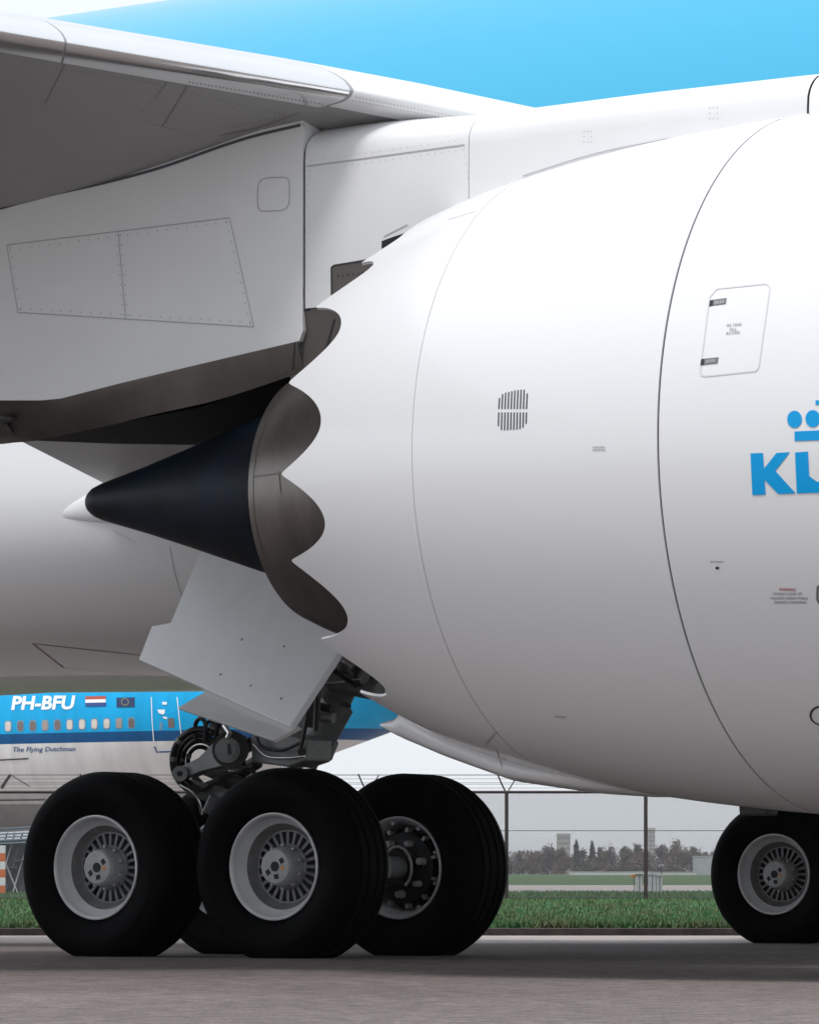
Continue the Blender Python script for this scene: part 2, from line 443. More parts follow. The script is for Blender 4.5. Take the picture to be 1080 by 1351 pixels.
# seams on the belly and the red-outlined panel
sm = MB()
ribbon(sm, [(p.x, p.y) for p in spline([(224, 722), (230, 752), (238, 780), (252, 812)], 6)], 0.008, ['fus'])
ribbon(sm, [(180, 716), (150, 700)], 0.005, ['fus'])
each(sm, 'panel_seam', M['seam_light'], fuse)
sm = MB(); ribbon(sm, [(200, 866), (43, 849), (84, 881)], 0.014, ['fus']); ribbon(sm, [(84, 881), (215, 893)], 0.006, ['fus']); each(sm, 'red_panel_outline', M['redline'], fuse)

# wing-root tail fairing
rf = MB(); rows = []
ta, tb = onto(44, 685, ['fus'], -.02)[0], onto(205, 648, ['fus'], -.03)[0]
for i in range(15):
    t = i / 14; r_ = 0.006 + 0.33 * t ** 1.1
    c = ta.lerp(tb, t)
    rows.append([(c.x, c.y + r_ * 0.36 * math.cos(2 * PI * k / 20), c.z + r_ * 0.85 * math.sin(2 * PI * k / 20)) for k in range(20)])
rf.grid(rows, close=True); rf.add(rows[0], [tuple(range(20))]); rf.build('root_fairing', M['white'], air, 60)

# wing: stations (Y, leading edge X, z, trailing edge X, z)
AIR_LO = [(0, 0), (.015, -.024), (.06, -.045), (.2, -.062), (.45, -.074), (.76, -.092), (1.0, -.128), (1.4, -.190), (1.8, -.240), (2.2, -.275), (2.6, -.30), (4, -.31), (5.5, -.20), (7.2, -.025), (7.35, 0)]
AIR_UP = [(.015, .026), (.06, .07), (.2, .15), (.45, .235), (.9, .34), (1.8, .47), (3, .52), (5, .36), (7.2, .045)]
ST = [(0.6, 10.9, 3.75, -2.62, 3.45), (-2.6, 9.67, 3.95, -2.62, 3.50), (-3.1, 9.33, 3.98, -2.62, 3.58), (-4.6, 8.29, 4.13, -2.50, 3.87), (-7, 6.64, 4.30, -2.55, 4.15), (-9.0, 5.26, 4.55, -2.65, 4.38), (-9.75, 4.75, 4.665, -2.7, 4.45),
      (-10.2, 4.44, 4.72, -2.72, 4.50), (-12, 3.20, 4.91, -3.2, 4.74), (-16, .45, 5.36, -4.5, 5.25), (-22, -3.67, 6.15, -7.0, 6.1), (-28.5, -8.3, 7.3, -10.3, 7.3)]
def station(Y):
    for a, b in zip(ST, ST[1:]):
        if a[0] >= Y >= b[0]:
            t = (a[0] - Y) / (a[0] - b[0]); return [a[j] + (b[j] - a[j]) * t for j in range(5)]
def wpt(Y, c, dz, off=0.0):
    _, xl, zl, xt, zt = station(Y); ch = xl - xt; k = ch / 7.35
    kz = k if k < 1 else 1 + (k - 1) * 0.7
    f = c / 7.35
    return (xl - c * k, Y, zl + (zt - zl) * f + dz * kz)
def wing_mesh(sign=1):
    mb = MB(); rows = []
    ys = sorted(set([s_[0] for s_ in ST] + [-3.8, -5.8, -8.4, -10.8, -11.4, -14, -19, -25]), reverse=True)
    prof = AIR_UP[::-1] + AIR_LO
    prof = [(p.x, p.y) for p in spline([(a, b, 0) for a, b in prof], 3)]
    for Y in ys:
        rows.append([(p[0], p[1] * sign, p[2]) for p in (wpt(Y, a, b) for a, b in prof)])
    mb.grid(rows, close=True); mb.add(rows[-1], [tuple(range(len(prof)))])
    return mb
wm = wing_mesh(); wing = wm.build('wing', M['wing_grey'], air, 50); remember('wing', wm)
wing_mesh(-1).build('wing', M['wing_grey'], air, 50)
# slats: thin shells wrapped round the leading edge outboard of the pylon
def shell(Y0, Y1, cu, cl, off, name, material, n=6, k0=0.0, k1=0.0):
    prof = [(a, b) for a, b in [(p.x, p.y) for p in spline([(a, b, 0) for a, b in (AIR_UP[::-1] + AIR_LO)], 4)]]
    half = len(AIR_UP) * 4
    up = [(a, b) for i, (a, b) in enumerate(prof) if i <= half and a <= cu]; lo = [(a, b) for i, (a, b) in enumerate(prof) if i > half and a <= cl]
    pr = up + lo; mb = MB(); rows = []
    for i in range(n + 1):
        Y = Y0 + (Y1 - Y0) * i / n; row = []
        for j, (a, b) in enumerate(pr):
            p, q = pr[max(j - 1, 0)], pr[min(j + 1, len(pr) - 1)]
            tx, tz = q[0] - p[0], q[1] - p[1]; L = math.hypot(tx, tz) or 1
            nx, nz_ = tz / L, -tx / L            # outward of the section
            Ys = Y + (k0 + (k1 - k0) * i / n) * a * (1 if j >= len(up) else .3); P = wpt(Ys, a, b); row.append((P[0] - nx * off, P[1], P[2] + nz_ * off))
        rows.append(row)
    mb.grid(rows)
    for row in (rows[0], rows[-1]):
        mb.grid([row, [(p[0] - .006 if j > 2 else p[0] - .004, p[1], p[2] - (.006 if j < len(up) else -.006)) for j, p in enumerate(row)]])
    o = mb.build(name, material, air, 60)
    return o, mb
# where the seam at pixel 147 stands along the leading edge
_, sA = shell(-10.22, -11.50, 0.95, 0.22, 0.005, 'slat', M['slat'], 8, 0, .55); remember('slatA', sA)
_, sB = shell(-11.51, -16.0, 0.95, 0.22, 0.005, 'slat', M['slat'], 10, .55, 0); remember('slatB', sB)
_, sC = shell(-3.2, -10.2, 0.95, 0.2, 0.0045, 'fixed_leading_edge', M['white'], 12); remember('fixle', sC)
ws = ['wing']
sm = MB()
ribbon(sm, [(85, 85), (60, 135)], 0.003, ws); ribbon(sm, [(220, 108), (205, 130)], 0.003, ws); ribbon(sm, [(247, 112), (215, 165)], 0.003, ws)
ribbon(sm, [(290, 178), (340, 168), (395, 148)], 0.005, ws)
each(sm, 'panel_seam', M['ink'], wing)
rv = MB()
def dotline(a, b, step): return [(a[0] + (b[0] - a[0]) * i / k, a[1] + (b[1] - a[1]) * i / k) for k in [max(1, int(math.hypot(b[0] - a[0], b[1] - a[1]) / step))] for i in range(k + 1)]
for a, b in [((75, 90), (210, 110)), ((190, 160), (260, 178)), ((215, 165), (247, 118)), ((182, 155), (212, 115)), ((262, 125), (380, 152)), ((300, 168), (375, 152)), ((60, 135), (85, 88))]:
    dots(rv, dotline(a, b, 6), 0.0042, ws)
o = rv.build('rivet', M['seam'], wing); o['kind'] = 'stuff'
rv = MB(); dots(rv, dotline((250, 108), (425, 137), 5.0), 0.004, ['slatA']); 
if rv.v:
    o = rv.build('rivet', M['seam'], wing); o['kind'] = 'stuff'
rv = MB(); dots(rv, dotline((465, 132), (610, 160), 4.5) + dotline((470, 128), (610, 155), 4.5), 0.004, ['fixle', 'wing'])
o = rv.build('rivet', M['inklight'], wing); o['kind'] = 'stuff'

# pylon ------------------------------------------------------------
HW = 0.35
def tab(T, X): return float(np.interp(X, [t[0] for t in T], [t[1] for t in T]))
PB = [(-1.5, 3.9), (0, 3.45), (1.0, 3.30), (1.974, 3.257), (2.352, 3.233), (2.83, 3.299), (3.3, 3.358), (4.03, 3.446), (9, 3.446)]
PT = [(4.06, 4.62), (4.4, 4.625), (4.7, 4.612), (5.0, 4.60), (5.34, 4.602), (6.06, 4.61), (7.0, 4.605), (8, 4.53), (9.2, 4.2)]
PH = [(-1.5, .05), (0, .22), (1.2, .35), (4.5, .35), (5.2, .33), (6, .29), (7, .25), (8, .2), (9.2, .06)]
pa = MB(); rows = []
for X in list(np.linspace(-1.5, 1.9, 9)) + list(np.linspace(1.974, 3.97, 15)) + [4.0, 4.02, 4.035, 4.045]:
    h = tab(PH, X); zb = tab(PB, X)
    if X > 4.0: zb = 3.444 + max(0, X - 4.02) * 2.2
    zt = wpt(-10.1, (4.51 - X) / 1.0, 0)[2] + 0.04
    rows.append([(X, YE - h * 0.99, zb), (X, YE - h, zb + .06), (X, YE - h, 3.8), (X, YE - h, max(zt, 3.95)), (X, YE + h, max(zt, 3.95)), (X, YE + h, 3.8), (X, YE + h, zb + .06), (X, YE + h * .99, zb)])
pa.grid(rows, close=True); pa.add(rows[-1], [tuple(range(8))]); pa.add(rows[0], [tuple(range(8))])
pyl = pa.build('pylon', M['pylon'], air, 35); remember('pyl', pa)
pf = MB(); rows = []
def pf_row(X, drop=0.0):
    h = tab(PH, X); zb = 3.615; zt = tab(PT, X) - drop
    rr = min(0.19, h * 0.75); zs = zt - rr
    near = [(X, YE - h, zb), (X, YE - h, zs - 0.02)]
    for k in range(1, 9):
        a = PI / 2 * k / 8
        near.append((X, YE - h + h * (1 - math.cos(a)), zs + rr * math.sin(a)))
    far = [(X, 2 * YE - p[1], p[2]) for p in near[:-1]][::-1]
    return near + far
f1 = MB(); f1.grid([pf_row(X) for X in np.linspace(4.062, 5.0845, 9)], close=True); f1.add(pf_row(4.062), [tuple(range(19))])
f1.build('pylon_forward_fairing', M['pylon'], pyl, 40); remember('pf1', f1)
f2 = MB(); f2.grid([pf_row(X) for X in np.linspace(5.0875, 7.02, 16)], close=True); f2.build('pylon_forward_fairing', M['pylon'], pyl, 40); remember('pf2', f2)
f3 = MB(); f3.grid([pf_row(X) for X in np.linspace(7.032, 9.2, 14)], close=True); f3.build('pylon_forward_fairing', M['white'], pyl, 40); remember('pf3', f3)
# dark gap backing between the fairing pieces
bk = MB(); 
for X in (4.05, 5.086, 7.026):
    rws = [[(x, YE + (p[1] - YE) * 0.965, p[2] - 0.012) for p in pf_row(X)] for x in (X - .03, X + .03)]
    bk.grid(rws, close=True)
each(bk, 'seam_filler', M['seam'], pyl)
sm = MB(); ribbon(sm, [(p.x, p.y) for p in spline([(0, 275, 0), (60, 258.5, 0), (140, 240.5, 0), (215, 220, 0), (290, 193.5, 0), (340, 178, 0), (400, 164, 0)], 6)], 0.016, ['pyl'], .004); each(sm, 'wing_joint_seal', M['seal'], pyl)
# access panels, seams and rivets on the pylon side
sm = MB(); rv = MB(); P_ = ['pyl', 'pf1', 'pf2']
quad = [(9, 323), (303, 286), (335, 431), (24, 412)]
ribbon(sm, [(24, 412), (335, 431)], 0.006, P_); ribbon(sm, [(9, 323), (303, 287)], 0.006, P_); ribbon(sm, [(303, 287), (335, 431)], 0.004, P_)
ribbon(sm, [(405, 219), (618, 190)], 0.007, P_)
each(sm, 'panel_seam', M['rivet'], pyl)
sm = MB(); ribbon(sm, [(9, 323), (24, 412)], 0.004, P_); ribbon(sm, [(156, 305), (166, 420)], 0.004, P_)
rr_ = [(345, 236), (372, 233), (380, 240), (383, 268), (377, 276), (350, 279), (342, 272), (339, 244)]
ribbon(sm, [(361 + 21 * math.copysign(abs(math.cos(t)) ** .45, math.cos(t)) , 256 + 22 * math.copysign(abs(math.sin(t)) ** .45, math.sin(t)) - 3 * math.cos(t)) for t in np.linspace(0, 2 * PI, 40)[:-1]], 0.006, P_, closed=True, step=3); each(sm, 'access_panel_outline', M['inklight'], pyl)
for a, b in [((14, 329), (298, 293)), ((28, 407), (330, 425)), ((159, 310), (169, 415)), ((153, 310), (163, 415)), ((299, 292), (330, 427)), ((13, 325), (27, 408))]:
    dots(rv, dotline(a, b, 13), 0.0048, P_)
for a, b in [((410, 212), (610, 184)), ((410, 225), (610, 197)), ((407, 225), (406, 380)), ((613, 196), (618, 245))]:
    dots(rv, dotline(a, b, 9), 0.003, P_)
o = rv.build('rivet', M['rivet'], pyl); o['kind'] = 'stuff'
rv = MB()
for cx_, cy_ in ((775, 180), (941, 149)):
    for i in (-1, 0, 1):
        for j in (-1, 0, 1):
            if i or j: dots(rv, [(cx_ + i * 5, cy_ + j * 7)], 0.004, ['pf2', 'pf3'])
o = rv.build('rivet', M['seam_light'], pyl); o['kind'] = 'stuff'

# heat shield under the pylon
def hs_rows(Xs, zu_f, zl_f, tip=None):
    out = []
    for X in Xs:
        k = min(1, max(0, (X - 1.75) / 1.2)); yl = 0.02 + 0.27 * k ** 0.6
        zu, zl = zu_f(X), zl_f(X); kc = min(1, max(0, (X - 2.0) / 1.25)); zc_ = zl + (zu - zl) * (0.12 + 0.88 * kc)
        out.append([(X, YE - HW * 0.985, zu + .03), (X, YE - HW * 0.985, zu), (X, YE - (HW * .985 if kc > .98 else yl + (HW - yl) * (.35 + .6 * kc)), zc_ - .002), (X, YE - yl, zl),
                    (X, YE - yl + .015, zl + 0.004)])
    return out
HL = [(1.6, 3.06), (2.07, 3.04), (2.7, 3.085), (3.41, 3.165), (3.7, 3.22), (3.97, 3.28), (4.3, 3.30), (4.8, 3.34)]
h1 = MB(); rr0 = hs_rows(np.linspace(1.6, 4.005, 20), lambda X: tab(PB, X), lambda X: tab(HL, X)); h1.grid(rr0)
h1.build('heat_shield', M['heat'], pyl, 30); remember('hs', h1)
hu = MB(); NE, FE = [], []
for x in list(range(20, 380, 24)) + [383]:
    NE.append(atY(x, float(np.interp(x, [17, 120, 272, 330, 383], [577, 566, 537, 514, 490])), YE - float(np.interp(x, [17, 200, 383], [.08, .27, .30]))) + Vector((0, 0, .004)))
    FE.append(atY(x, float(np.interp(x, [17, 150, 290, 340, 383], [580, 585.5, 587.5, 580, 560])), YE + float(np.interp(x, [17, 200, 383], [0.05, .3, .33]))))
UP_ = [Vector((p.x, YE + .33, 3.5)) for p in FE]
hu.grid([NE, FE, UP_]); hu.build('heat_shield_underside', M['shade_black'], pyl, 40)
h2 = MB(); rr1 = hs_rows(np.linspace(4.009, 4.9, 8), lambda X: 3.70, lambda X: tab(HL, X)); h2.grid(rr1)
h2.build('heat_shield', M['heat'], pyl, 30); remember('hs2', h2)
sm = MB(); ribbon(sm, [(441, 421), (432, 455), (424, 470)], 0.012, ['hs2']); ribbon(sm, [(389, 452), (386, 488)], 0.006, ['hs']); each(sm, 'heat_shield_seam', M['seam'], pyl)
# stained insert seen through the uppermost scallop
pp = [(437, 352), (441, 349), (495, 340), (500, 405), (438, 400)]
q = MB(); q.prism([atY(x, y, YE - HW - 0.002) for x, y in pp], (0, -0.006, 0)); q.build('stained_insert', M['heat'], pyl); remember('ins', q)
sm = MB(); ribbon(sm, [(495, 342), (441, 350), (437, 354), (437.5, 396)], 0.008, ['ins'], step=2); sm.build('insert_gasket', M['seam'], pyl)
rv = MB(); dots(rv, [(446, 364), (452, 364), (459, 363), (466, 362), (473, 361), (478, 360)], 0.006, ['ins']); o = rv.build('rivet', M['seam'], pyl); o['kind'] = 'stuff'
# small drain scoop at the pylon's tail
q = MB(); q.tube([atY(-6, 548, -10.0), atY(6, 552, -10.02), atY(17, 553, -10.06)], [0.03, 0.035, 0.012], 10); q.tube([atY(6, 556, -10.02), atY(16, 572, -9.98)], 0.012, 6)
each(q, 'drain_scoop', M['gear_dark'], pyl, smooth=50)

# engine ------------------------------------------------------------
TE = [(-180, .0)]
_knots = [(-64.4, 4.545), (-54.0, 4.885), (-44.4, 4.54), (-33.3, 4.885), (-22.8, 4.545), (-13.0, 4.885), (-2.5, 4.554), (7.5, 4.875), (19.2, 4.55), (28.6, 4.885), (40.9, 4.552), (46.8, 4.905), (52.0, 4.75), (57.5, 4.95), (90, 5.0)]
_a = -64.4
while _a > -268:
    _knots.insert(0, (_a - 10, 4.88)); _knots.insert(0, (_a - 20, 4.548)); _a -= 20
def te(ph):
    d = math.degrees(ph)
    while d > 90: d -= 360
    while d < -268: d += 360
    for (a, x), (b, y) in zip(_knots, _knots[1:]):
        if a <= d <= b:
            t = (d - a) / (b - a)
            if x > y: t = 1 - t; x, y = y, x          # t: 0 at the tip, 1 at the valley
            tt = (math.sqrt(t * t + .0016) - .04) / (math.sqrt(1.0016) - .04)
            s_ = math.sin(PI / 2 * tt) ** .96
            return x + (y - x) * s_
    return 4.7
NPH = 720
def cowl(Xa, Xb, n, thick, name, material, seg=240, dr=0.0):
    mb = MB(); rows = [[ncl(X, 2 * PI * k / seg, dr) for k in range(seg)] for X in np.linspace(Xa, Xb, n)]
    rin = [[ncl(X, 2 * PI * k / seg, dr - thick) for k in range(seg)] for X in np.linspace(Xa, Xb, n)]
    mb.grid(rows + rin[::-1], close=True)
    mb.grid([rin[0], rows[0]], close=True)
    return mb
cz = MB(); XS = 5.546
outer, inner = [], []
for i in range(15):
    t = i / 14; row, rin = [], []
    for k in range(NPH):
        ph = 2 * PI * k / NPH; x0 = te(ph); X = x0 + (XS - x0) * t
        row.append(ncl(X, ph)); rin.append(ncl(X, ph, -0.016 - 0.03 * t))
    outer.append(row); inner.append(rin)
cz.grid(inner[::-1] + outer, close=True)
nac = cz.build('scalloped_nozzle', M['nacelle'], air, 35); remember('noz', cz)
# inside of the nozzle in bare dark metal, a hair inside the painted skin
cin = MB(); cin.grid([[ncl(X, 2 * PI * k / 180, -0.055) for k in range(180)] for X in np.linspace(4.95, 7.5, 10)], close=True); cin.build('nozzle_liner', M['liner'], nac, 60)
c2 = cowl(5.5505, 7.024, 16, 0.02, 0, 0); revc = c2.build('thrust_reverser_cowl', M['nacelle'], air, 40); remember('rev', c2)
c3 = cowl(7.036, 9.15, 20, 0.02, 0, 0); fanc = c3.build('fan_cowl', M['nacelle'], air, 40); remember('fan', c3)
lp = MB(); rows = []
for k in range(14):
    a = PI * k / 13; X = 9.16 + 0.32 * math.sin(a); r_ = 1.52 + 0.115 * math.cos(a)
    rows.append([ncl(X, 2 * PI * j / 120, 0, r_) for j in range(120)])
rows += [[ncl(X, 2 * PI * j / 120, 0, r_) for j in range(120)] for X, r_ in ((8.8, 1.38), (8.2, 1.42))]
lp.grid(rows, close=True); lp.add(rows[-1], [tuple(range(120))]); lp.build('inlet_lip', M['slat'], fanc, 60)
fl = MB()
for X, d, mm in ((5.5485, .0025, 'outline'), (7.03, .012, 'seam')):
    fl = MB(); fl.grid([[ncl(x, 2 * PI * k / 180, -d) for k in range(180)] for x in (X - .03, X + .03)], close=True); fl.build('seam_filler', M[mm], fanc)

# keel fairing under the cowl
KB = [(4.326, 1.385), (4.5, 1.31), (4.786, 1.212), (5.259, 1.073), (5.721, 1.009), (6.0, .990), (6.3, .985), (6.6, .99)]
kf = MB(); rows = []
for X in np.linspace(4.326, 6.5, 36):
    zb = tab(KB, X); t = (X - 4.326); zt = max(zb + 0.02 + 0.11 * min(1, t / .35), zax(X) - rn(X) + 0.06 - .05 * max(0, (X - 5.3) / 1.2)) if X > 4.5 else zb + 0.02 + .16 * min(1, t / .25)
    hw = (0.03 + 0.33 * min(1, t / 1.2) ** .7) * (1 if X < 5.2 else max(.15, 1 - .75 * (X - 5.2) / 1.2))
    ring = []
    for k in range(24):
        a = 2 * PI * k / 24; sy, sz = math.cos(a), math.sin(a)
        mid = (zb + zt) / 2
        ring.append((X, YE + hw * math.copysign(abs(sy) ** .8, sy), mid + (zt - zb) / 2 * math.copysign(abs(sz) ** .8, sz)))
    rows.append(ring)
kf.grid(rows, close=True); kf.add(rows[0], [tuple(range(24))]); keel = kf.build('keel_fairing', M['nacelle'], air, 60); remember('keel', kf)
dm = MB()
p0 = atY(997, 1062, YE)
dm.prism([(p0.x - .075, YE - .06, p0.z + .06), (p0.x + .095, YE - .06, p0.z + .06), (p0.x + .095, YE - .06, p0.z - .055), (p0.x - .065, YE - .06, p0.z - .055)], (0, .12, 0)); dm.build('drain_mast', M['gear_dark'], keel, bevel=.01)
# core cowl and exhaust plug
def lathe(prof, zc, n=96):
    mb = MB(); mb.grid([[(X, YE - r_ * math.cos(2 * PI * k / n), zc(X) + r_ * math.sin(2 * PI * k / n)) for k in range(n)] for X, r_ in prof], close=True); return mb
zcore = lambda X: 2.63 + 0.03 * min(1, max(0, (X - 3.9) / 1.2))
cc = lathe([(4.15, .60), (3.93, .648), (3.915, .66), (3.92, .675), (4.05, .735), (4.2, .795), (4.4, .86), (4.7, .93), (5.1, .99), (6.5, 1.05)], zcore)
core = cc.build('core_cowl', M['core'], air, 40); remember('core', cc)
sm = MB(); ribbon(sm, [(p.x, p.y) for p in spline([(372, 512, 0), (350, 560, 0), (338, 600, 0), (334, 640, 0), (337, 690, 0), (348, 730, 0)], 8)], 0.006, ['core']); ribbon(sm, [(334, 629), (372, 624)], 0.008, ['core'])
ribbon(sm, [(368, 622), (370, 650)], 0.008, ['core']); each(sm, 'weld_seam', M['heat'], core)
pg = lathe([(2.335, .004), (2.337, .03), (2.35, .06), (2.385, .085), (2.45, .108), (2.774, .192), (3.1, .285), (3.5, .405), (3.9, .52), (4.3, .58)], lambda X: 2.69 - 0.03 * (X - 2.335) / 1.6)
pg.build('exhaust_plug', M['plug'], air, 60)

# markings on the cowl --------------------------------------------------
N_ = ['rev', 'fan', 'noz', 'keel']
lg = MB()
patch(lg, [(990, 598), (1006.6, 597.6), (1007.8, 618.2), (1024.3, 597.6), (1042.1, 596.4), (1022.7, 621.2), (1049.7, 650.9), (1026.7, 651.8), (1008.5, 632.8), (1010.1, 652.5), (992.4, 653.2)], N_)
patch(lg, [(1048.7, 596.9), (1065.8, 595.7), (1067.7, 635.9), (1097, 634.9), (1098, 649.3), (1051.1, 650.9)], N_)
patch(lg, [(1103, 594.4), (1121, 593.4), (1135, 622), (1148, 592.2), (1166, 591.4), (1168, 646.6), (1152, 647.3), (1151, 617), (1138, 647.5), (1132, 647.7), (1118, 619), (1119, 648.5), (1104, 649.1)], N_)
for k in range(4):
    cx_, cy_ = 1048.1 + 24.1 * k, 553.2 - 0.9 * k
    patch(lg, [(cx_ + 9.7 * math.cos(2 * PI * j / 24), cy_ + 11.4 * math.sin(2 * PI * j / 24)) for j in range(24)], N_)
patch(lg, [(1048, 569.2), (1121, 566), (1121.5, 579), (1048.2, 581.9)], N_)
patch(lg, [(1075.8, 528.2), (1081, 528), (1081, 522), (1088, 521.8), (1088, 527.7), (1093, 527.5), (1093, 533.5), (1088, 533.7), (1088, 540), (1081, 540.2), (1081, 534), (1075.8, 534.2)], N_)
each(lg, 'logo_letter', M['klm'], fanc)
ap = [(946, 381), (1008, 374.5), (1013, 375.5), (1015.5, 380), (1001, 484), (997, 489.5), (930, 496.5), (925, 495), (923.5, 490), (936, 392)]
sm = MB(); ribbon(sm, ap, 0.007, N_, closed=True, step=3); sm.build('oil_panel_outline', M['outline'], fanc)
for pts, dk in (([(937, 396), (958.5, 393), (957.5, 401), (935.5, 404)], 'a'), ([(925.5, 473.5), (948, 471.2), (946.5, 479.6), (924, 482)], 'b')):
    sm = MB(); patch(sm, pts, N_, 0.002, 4); lt = sm.build('panel_latch', M['latch'], fanc)
    sm = MB(); x0, y0 = pts[0]; x3, y3 = pts[3]
    patch(sm, [(x0 - .5, y0 + .5), (x0 + 3.5, y0), (x3 + 4.5, y3 - 1), (x3, y3)], N_, 0.004, 4); sm.build('latch_gap', M['seam'], fanc)
    sm = MB()
    for k in range(4): 
        xx = x0 + 6.5 + 3.2 * k; patch(sm, [(xx, y0 + 1.6 - .4 * k), (xx + 2, y0 + 1.5 - .4 * k), (xx + 1.5, y0 + 5.5 - .4 * k), (xx - .5, y0 + 5.6 - .4 * k)], N_, 0.004, 4)
    stuff(sm.build('latch_lettering', M['inklight'], fanc))
tx = MB()
px_text(tx, 'OIL TANK', 958.5, 431.5, 20, 3.6, N_, .09); px_text(tx, 'FILL', 962.8, 436.8, 9, 3.6, N_, .09); px_text(tx, 'ACCESS', 957.8, 441.8, 18, 3.6, N_, .09)
stuff(tx.build('oil_tank_lettering', M['ink'], fanc))
tx = MB(); px_text(tx, 'WARNING', 1027.5, 779.5, 22, 4, N_, -.02, bold=.01); stuff(tx.build('warning_heading', M['red'], fanc))
tx = MB(); px_text(tx, 'STAND CLEAR OF', 1020, 785.2, 38, 3.6, N_, -.0); px_text(tx, 'HAZARD AREAS WHILE', 1016.5, 791.0, 49, 3.6, N_, -.0); px_text(tx, 'ENGINE IS RUNNING', 1021, 796.4, 43, 3.6, N_, -.0)
stuff(tx.build('warning_lettering', M['ink'], fanc))
sm = MB(); ribbon(sm, [(1098, 770), (1083, 771.5), (1078.5, 775), (1078, 790), (1080, 795), (1100, 797)], 0.012, N_, step=2); sm.build('placard_frame', M['ink'], fanc)
sm = MB(); ribbon(sm, [(1083 + 14 * math.cos(a * PI / 16), 944 + 12 * math.sin(a * PI / 16)) for a in range(32)], 0.010, N_, closed=True, step=2); sm.build('ring_mark', M['seam'], fanc)
sm = MB(); patch(sm, [(944, 747.5), (948.5, 747.5), (948.5, 751), (944, 751)], N_, step=3); sm.build('drain_port', M['seam'], fanc)
def scribble(mb, x, y, w, rows_, slope=0):
    for r_ in range(rows_):
        xx = x
        while xx < x + w:
            k = random.uniform(1.2, 3); yy = y + r_ * 3.6 - slope * (xx - x)
            patch(mb, [(xx, yy), (xx + k, yy - slope * k), (xx + k, yy + 2 - slope * k), (xx, yy + 2)], N_, 0.003, 3); xx += k + 0.9
sm = MB(); scribble(sm, 782, 589, 15, 2, .02); scribble(sm, 937, 740, 16, 1, 0); scribble(sm, 732, 944, 15, 1, -.08); stuff(sm.build('small_placard', M['rivet'], fanc))
sm = MB(); ribbon(sm, [(p.x, p.y) for p in spline([(690, 232, 0), (780, 204, 0), (860, 187, 0), (950, 170, 0), (1040, 156, 0)], 6)], 0.006, N_ + ['pf2', 'pf3'], .004); each(sm, 'junction_seam', M['inklight'], fanc)
# vent grille: recessed slots on the reverser cowl
sl = MB()
for k in range(10):
    x = 659 + 4.05 * k; top = [525, 520, 518, 517, 516, 515, 514.5, 514, 514, 519][k]; bot = [562, 567, 567.5, 567.5, 567, 567, 566.5, 566, 564, 559][k]
    ribbon(sl, [(x, top), (x - 1.0, 539.5)], 0.0085, N_, 0.002, 4); ribbon(sl, [(x - 1, 544), (x - 1.6, bot)], 0.0085, N_, 0.002, 4)
each(sl, 'vent_slit', M['latch_dark'], revc)
# dark slot between cowl and pylon near the top of the nozzle
sm = MB(); patch(sm, [(504, 318), (520, 312), (545, 304), (545, 312), (530, 320), (504, 328)], ['pf1', 'pf2'], 0.006, 4); sm.build('cowl_slot', M['dark'], nac)
sm = MB(); ribbon(sm, [(506, 312), (538, 296)], 0.006, ['pf1', 'pf2'], step=3); ribbon(sm, [(590, 290), (630, 278)], .005, N_, step=3); ribbon(sm, [(640, 982), (652, 968), (655, 965)], .01, N_, step=3); ribbon(sm, [(654, 985), (662, 1012)], .006, N_, step=3)
each(sm, 'cowl_seam', M['inklight'], nac)

